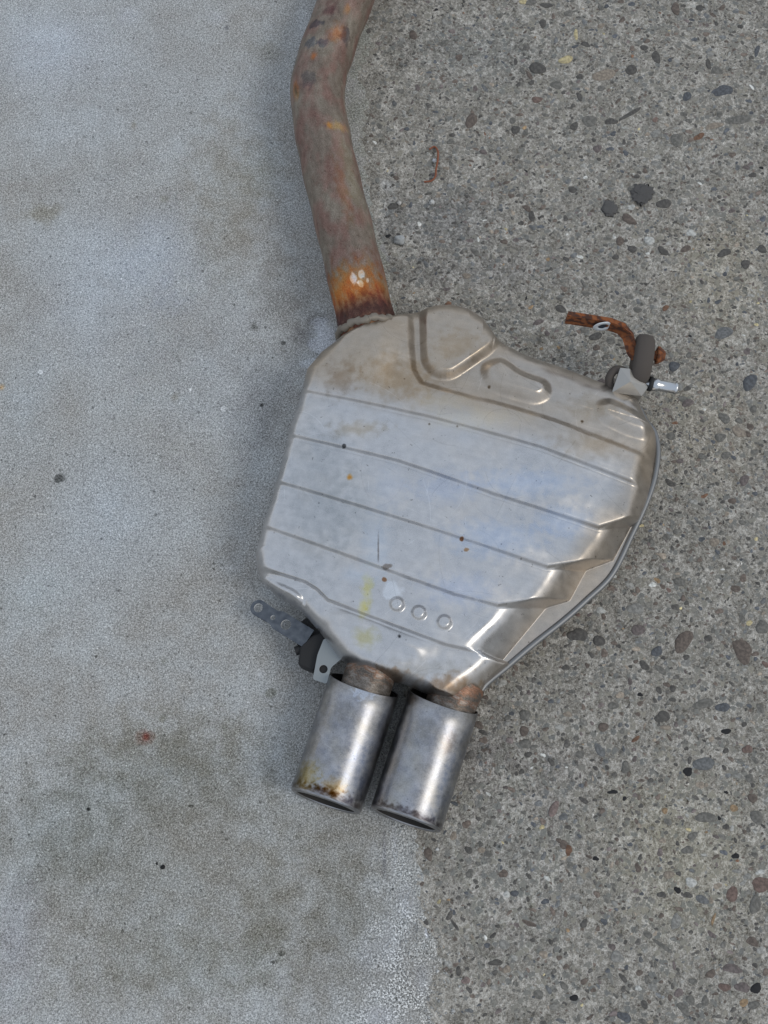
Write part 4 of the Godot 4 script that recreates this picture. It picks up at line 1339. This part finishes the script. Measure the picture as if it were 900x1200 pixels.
func _hangers(ex: Node):
	var rust := mat(Color(0.36, 0.22, 0.14), 0.85, 0.1)
	var rn := NoiseTexture2D.new()
	rn.width = 256
	rn.height = 256
	rn.seamless = true
	rn.noise = noise(101, 0.02, FastNoiseLite.TYPE_SIMPLEX, 5)
	var g := Gradient.new()
	g.set_color(0, Color(0.42, 0.40, 0.40))
	g.set_color(1, Color(1.0, 0.95, 0.85))
	g.add_point(0.42, Color(0.62, 0.52, 0.48))
	g.add_point(0.56, Color(1.0, 0.78, 0.5))
	rn.color_ramp = g
	rust.albedo_color = Color(0.50, 0.36, 0.28)
	rust.albedo_texture = rn
	rust.uv1_triplanar = true
	rust.uv1_scale = Vector3(16, 16, 16)
	var steel := mat(Color(0.74, 0.75, 0.76), 0.3, 1.0)
	var rubber := mat(Color(0.29, 0.265, 0.245), 0.85)
	var black := mat(Color(0.085, 0.085, 0.09), 0.7)
	# rusty strap standing on edge, then bent down to the rubber ring
	var c := [Vector3(0.133, 0.11, -0.2173), Vector3(0.1614, 0.11, -0.2125), Vector3(0.1888, 0.109, -0.2081), Vector3(0.2031, 0.107, -0.2031), Vector3(0.2122, 0.103, -0.1942), Vector3(0.2184, 0.095, -0.1763), Vector3(0.2246, 0.094, -0.1672)]
	var hv := []
	for i in c.size():
		hv.append(Vector3(0, 0.0125, 0.0004).lerp(Vector3(0.007, 0.002, -0.002), sm(2.0, 5.0, i)))
	var strap := obj("rusty_bracket", strip(c, hv, 0.0062), rust, ex)
	strap.set_meta("label", "rusty bent bracket with a bright washer ring round its hole")
	var at: Vector3 = Vector3(0.18, 0.1094, -0.2095)
	var ring := obj("washer_ring", turned(at + Vector3(-0.0005, 0.0, 0.0040), Vector3(0.08, -0.03, 1.0), [Vector3(0, 0.0065, 0), Vector3(0.0009, 0.0072, 0), Vector3(0.0009, 0.0125, 0), Vector3(0, 0.013, 0)], 36), mat(Color(0.80, 0.82, 0.84), 0.5, 0.3), strap)
	ring.rotation = Vector3.ZERO
	obj("dark_hole_disc", turned(at + Vector3(0, 0, 0.0038), Vector3(0.08, -0.03, 1.0), [Vector3(0.0, 0.0001, 0), Vector3(0.0, 0.0064, 0), Vector3(0.0006, 0.0066, 0)], 24), mat(Color(0.16, 0.19, 0.24), 0.6, 0.4), strap)  # dark disc laid on the strap, its colour painting a shaded hole
	# rubber ring: an oval slab on edge
	var rc: Vector3 = Vector3(0.2315, 0.088, -0.1675)
	var ax := Vector3(1.0, 0.0, 0.16).normalized()
	var e1 := Vector3(-0.16, -0.30, 0.94).normalized()
	var e2 := ax.cross(e1).normalized()
	var st := begin()
	var seg := 40
	var lv := [[-0.0125, 0.62], [-0.0115, 0.84], [-0.0085, 0.965], [0.0, 1.0], [0.0085, 0.965], [0.0115, 0.84], [0.0125, 0.62]]
	for l in lv:
		for k in seg:
			var a := TAU * k / seg
			st.add_vertex(rc + ax * l[0] + (e1 * cos(a) * 0.034 + e2 * sin(a) * 0.024) * l[1])
	st.add_vertex(rc - ax * 0.0125)
	st.add_vertex(rc + ax * 0.0125)
	for j in lv.size() - 1:
		for k in seg:
			var p := j * seg + k
			var q := j * seg + (k + 1) % seg
			quad(st, p, q, q + seg, p + seg)
	for k in seg:
		for i in [seg * 7, (k + 1) % seg, k]: st.add_index(i)
		for i in [seg * 7 + 1, seg * 6 + k, seg * 6 + (k + 1) % seg]: st.add_index(i)
	st.generate_normals()
	obj("rubber_hanger_ring", st.commit(), rubber, ex)
	# rusty stud through the ring, with its head on the right
	obj("rusty_stud", tube([Vector3(0.2194, 0.094, -0.172), Vector3(0.2524, 0.094, -0.1708)], 0.0065, 16), rust, ex)
	var head: Vector3 = Vector3(0.2491, 0.094, -0.172)
	obj("stud_head", turned(head, ax, [Vector3(0, 0.001, 0), Vector3(0, 0.0115, 0), Vector3(0.003, 0.0115, 0), Vector3(0.011, 0.006, 0), Vector3(0.012, 0.0005, 0)], 6), rust, ex)
	# steel pin below it
	var pin := [Vector3(0.2125, 0.082, -0.1427), Vector3(0.2419, 0.082, -0.1367), Vector3(0.268, 0.082, -0.132), Vector3(0.2767, 0.082, -0.1302)]
	var pd: Vector3 = (pin[3] - pin[0]).normalized()
	var pl: float = pin[0].distance_to(pin[3])
	obj("hanger_pin", turned(pin[0], pd, [Vector3(0, 0.0005, 0), Vector3(0, 0.0062, 0), Vector3(pl * 0.48, 0.0062, 0), Vector3(pl * 0.50, 0.0085, 0), Vector3(pl * 0.60, 0.0088, 0), Vector3(pl * 0.63, 0.0074, 0), Vector3(pl * 0.93, 0.007, 0), Vector3(pl * 0.94, 0.008, 0), Vector3(pl * 0.985, 0.0076, 0), Vector3(pl, 0.006, 0), Vector3(pl, 0.0004, 0)], 28), steel, ex)
	obj("rubber_collar", turned(pin[0] + pd * pl * 0.42, pd, [Vector3(0, 0.004, 0), Vector3(0, 0.0095, 0), Vector3(0.004, 0.0100, 0), Vector3(0.0055, 0.0085, 0), Vector3(0.0055, 0.004, 0)], 24), black, ex)
	# folded sheet tab that carries the pin
	var tab := begin()
	tab.set_smooth_group(-1)
	var lo := [Vector3(0.192, 0.08, -0.1257), Vector3(0.2308, 0.078, -0.1218), Vector3(0.2384, 0.086, -0.1315), Vector3(0.2131, 0.097, -0.1517), Vector3(0.2014, 0.096, -0.1533)]
	var ctr: Vector3 = Vector3(0.2133, 0.096, -0.1344)
	for i in lo.size():
		var a: Vector3 = lo[i]
		var b: Vector3 = lo[(i + 1) % lo.size()]
		for p in [a, ctr, b]: tab.add_vertex(p)
		var a2 := a - Vector3(0, 0.02, 0)
		var b2 := b - Vector3(0, 0.02, 0)
		for p in [a, b, b2, a, b2, a2]: tab.add_vertex(p)
	tab.generate_normals()
	obj("hanger_tab", tab.commit(), mat(Color(0.66, 0.65, 0.63), 0.42, 0.9), ex)
	obj("rod_end", tube(curve([Vector3(0.1933, 0.07, -0.1322), Vector3(0.1899, 0.08, -0.1459), Vector3(0.198, 0.086, -0.1552), Vector3(0.2111, 0.086, -0.1517)]), 0.0055, 14), rubber, ex)

	# ---- the mounting at the lower left: galvanized strip, rubber block, sheet tab
	var zinc := mat(Color(0.39, 0.41, 0.435), 0.5, 0.45)
	zinc.albedo_texture = rn.duplicate()
	var g2 := Gradient.new()
	g2.set_color(0, Color(0.7, 0.72, 0.75))
	g2.set_color(1, Color(1, 1, 1))
	zinc.albedo_texture.color_ramp = g2
	zinc.uv1_triplanar = true
	zinc.uv1_scale = Vector3(14, 14, 14)
	var sa: Vector3 = Vector3(-0.2599, 0.034, 0.1482)
	var sb: Vector3 = Vector3(-0.1953, 0.046, 0.1892)
	var xd := (sb - sa).normalized()
	var zd := xd.cross(Vector3.UP).normalized()
	var yd := zd.cross(xd)
	var len_ := sa.distance_to(sb)
	var poly := PackedVector2Array()
	for k in 13:
		var a := PI / 2 + PI * k / 12.0
		poly.append(Vector2(cos(a), sin(a)) * 0.0105)
	poly.append_array([Vector2(0.016, -0.0095), Vector2(0.024, -0.0095), Vector2(0.03, -0.0125), Vector2(len_, -0.0125), Vector2(len_, 0.0125), Vector2(0.03, 0.0125), Vector2(0.024, 0.0095), Vector2(0.016, 0.0095)])
	var plate := CSGPolygon3D.new()
	plate.name = "mounting_strip"
	plate.polygon = poly
	plate.depth = 0.003
	plate.material = zinc
	plate.transform = Transform3D(Basis(xd, zd, -yd if xd.cross(zd).dot(-yd) > 0.0 else yd), sa)
	ex.add_child(plate, true)
	for hole in [[0.0, 0.0058, 0.0], [0.0235, 0.0032, 0.001], [0.043, 0.0066, 0.0]]:
		var cyl := CSGCylinder3D.new()
		cyl.name = "drilled_hole"
		cyl.operation = CSGShape3D.OPERATION_SUBTRACTION
		cyl.radius = hole[1]
		cyl.height = 0.02
		cyl.sides = 24
		cyl.rotation.x = PI / 2
		cyl.position = Vector3(hole[0], hole[2], 0)
		plate.add_child(cyl, true)
	var block := obj("rubber_block", prism(rounded([Vector2(-0.2081, 0.2216), Vector2(-0.2054, 0.1984), Vector2(-0.1909, 0.1846), Vector2(-0.172, 0.1782), Vector2(-0.1789, 0.21), Vector2(-0.188, 0.23)], 0.004), 0.022, 0.050, 0.002), black, ex)
	obj("block_stud", tube([Vector3(-0.2124, 0.04, 0.2032), Vector3(-0.2019, 0.04, 0.2)], 0.0058, 14), black, block)
	obj("rubber_pad", prism(rounded([Vector2(-0.2226, 0.1764), Vector2(-0.2072, 0.1989), Vector2(-0.1724, 0.1807), Vector2(-0.1963, 0.1591)], 0.004), 0.020, 0.040, 0.002), black, ex)
	var tabp := PackedVector2Array()
	var to: Vector3 = Vector3(-0.1761, 0.058, 0.2279)
	var q2 := [Vector2(-0.1761, 0.1902), Vector2(-0.1837, 0.2102), Vector2(-0.1889, 0.2404), Vector2(-0.1717, 0.2461), Vector2(-0.1667, 0.2259), Vector2(-0.1492, 0.2112), Vector2(-0.1545, 0.1975)]
	for p in rounded(q2, 0.003): tabp.append(Vector2(p.x - to.x, -(p.y - to.z)))
	var sheet_tab := CSGPolygon3D.new()
	sheet_tab.name = "sheet_tab"
	sheet_tab.polygon = tabp
	sheet_tab.depth = 0.0025
	sheet_tab.material = mat(Color(0.55, 0.57, 0.575), 0.5, 0.7)
	sheet_tab.transform = Transform3D(Basis(Vector3.RIGHT, -PI / 2), to)
	ex.add_child(sheet_tab, true)
	var bore := CSGCylinder3D.new()
	bore.name = "drilled_hole"
	bore.operation = CSGShape3D.OPERATION_SUBTRACTION
	bore.radius = 0.0052
	bore.height = 0.02
	bore.sides = 28
	bore.rotation.x = PI / 2
	sheet_tab.add_child(bore, true)
	obj("tab_lining", prism(rounded([Vector2(-0.1826, 0.2106), Vector2(-0.1885, 0.237), Vector2(-0.1737, 0.2402), Vector2(-0.1687, 0.2212), Vector2(-0.1551, 0.2106), Vector2(-0.1606, 0.1947)], 0.003), 0.030, 0.0545, 0.001), black, ex)


# ---------------------------------------------------------------- small loose things
func stone(called: String, at: Vector3, size: Vector3, turn: float, c: Color, label: String, category: String, group := "", seed_ := 1, craggy := 0.0):
	var st := SphereMesh.new()
	st.radius = 1.0
	st.height = 2.0
	st.radial_segments = 36 if craggy > 0.0 else 18
	st.rings = 20 if craggy > 0.0 else 10
	var tool := SurfaceTool.new()
	tool.create_from(st, 0)
	var arr := tool.commit_to_arrays()
	var vs: PackedVector3Array = arr[Mesh.ARRAY_VERTEX]
	var n := noise(seed_, 0.9, FastNoiseLite.TYPE_SIMPLEX, 3)
	for i in vs.size():
		vs[i] = vs[i] * (1.0 + 0.42 * n.get_noise_3dv(vs[i]) + craggy * n.get_noise_3dv(vs[i] * 5.0))
	var out := begin()
	for i in vs.size():
		out.add_vertex(vs[i])
	for i in arr[Mesh.ARRAY_INDEX]: out.add_index(i)
	out.generate_normals()
	var o := obj(called, out.commit(), mat(c, 0.85))
	o.transform = Transform3D(Basis(Vector3.UP, turn) * Basis.from_scale(size), at + Vector3(0, size.y * 0.75, 0))
	tag(o, label, category, group)


func _loose_bits():
	var curl := obj("rusty_wire", tube(curve([Vector3(-0.0359, 0.002, -0.5396), Vector3(-0.0284, 0.003, -0.5433), Vector3(-0.0237, 0.006, -0.534), Vector3(-0.024, 0.008, -0.5185), Vector3(-0.0266, 0.007, -0.5035), Vector3(-0.0279, 0.004, -0.4928), Vector3(-0.0341, 0.003, -0.4864), Vector3(-0.044, 0.002, -0.4856)], 0.002), 0.0014, 8), mat(Color(0.50, 0.30, 0.21), 0.8))
	tag(curl, "thin rusty curl of wire lying on the gravelly concrete right of the pipe", "wire")
	stone("loose_pebble", Vector3(-0.0802, 0, -0.3898), Vector3(0.0075, 0.006, 0.007), 0.3, Color(0.62, 0.63, 0.63), "largest pale round pebble beside the rusty pipe's lower end", "pebble", "loose pale pebbles by the pipe", 3)
	stone("loose_pebble", Vector3(-0.0331, 0, -0.4519), Vector3(0.0038, 0.003, 0.0035), 0.6, Color(0.70, 0.70, 0.69), "small white pebble lying just below the rusty wire curl", "pebble", "loose pale pebbles by the pipe", 4)
	stone("loose_pebble", Vector3(-0.0799, 0, -0.4505), Vector3(0.003, 0.0024, 0.0028), 0.1, Color(0.70, 0.69, 0.67), "tiny pale pebble between rusty pipe and wire curl", "pebble", "loose pale pebbles by the pipe", 5)
	stone("loose_pebble", Vector3(-0.0286, 0, -0.521), Vector3(0.003, 0.0026, 0.003), 0.1, Color(0.74, 0.75, 0.76), "tiny white pebble inside the bend of the rusty wire curl", "pebble", "loose pale pebbles by the pipe", 6)
	stone("tar_lump", Vector3(0.2706, 0, -0.4658), Vector3(0.0155, 0.0022, 0.0145), 0.4, Color(0.29, 0.285, 0.28), "larger of two dark tar lumps stuck to the gravelly concrete, upper right", "tar lump", "dark tar lumps", 7, 0.5)
	stone("tar_lump", Vector3(0.2224, 0, -0.4421), Vector3(0.011, 0.0018, 0.010), 0.9, Color(0.31, 0.305, 0.30), "smaller dark tar lump left of the larger one, upper right", "tar lump", "dark tar lumps", 8, 0.5)
	stone("dark_crumb", Vector3(-0.3704, 0, 0.4601), Vector3(0.0030, 0.0018, 0.0026), 0.4, Color(0.05, 0.05, 0.05), "black crumb on the smooth slab below and left of the tailpipes", "crumb", "black crumbs on the smooth slab", 9)
	stone("dark_crumb", Vector3(-0.3779, 0, 0.4561), Vector3(0.0014, 0.001, 0.002), 0.2, Color(0.06, 0.06, 0.06), "tiny black crumb beside the bigger black crumb, lower left", "crumb", "black crumbs on the smooth slab", 10)
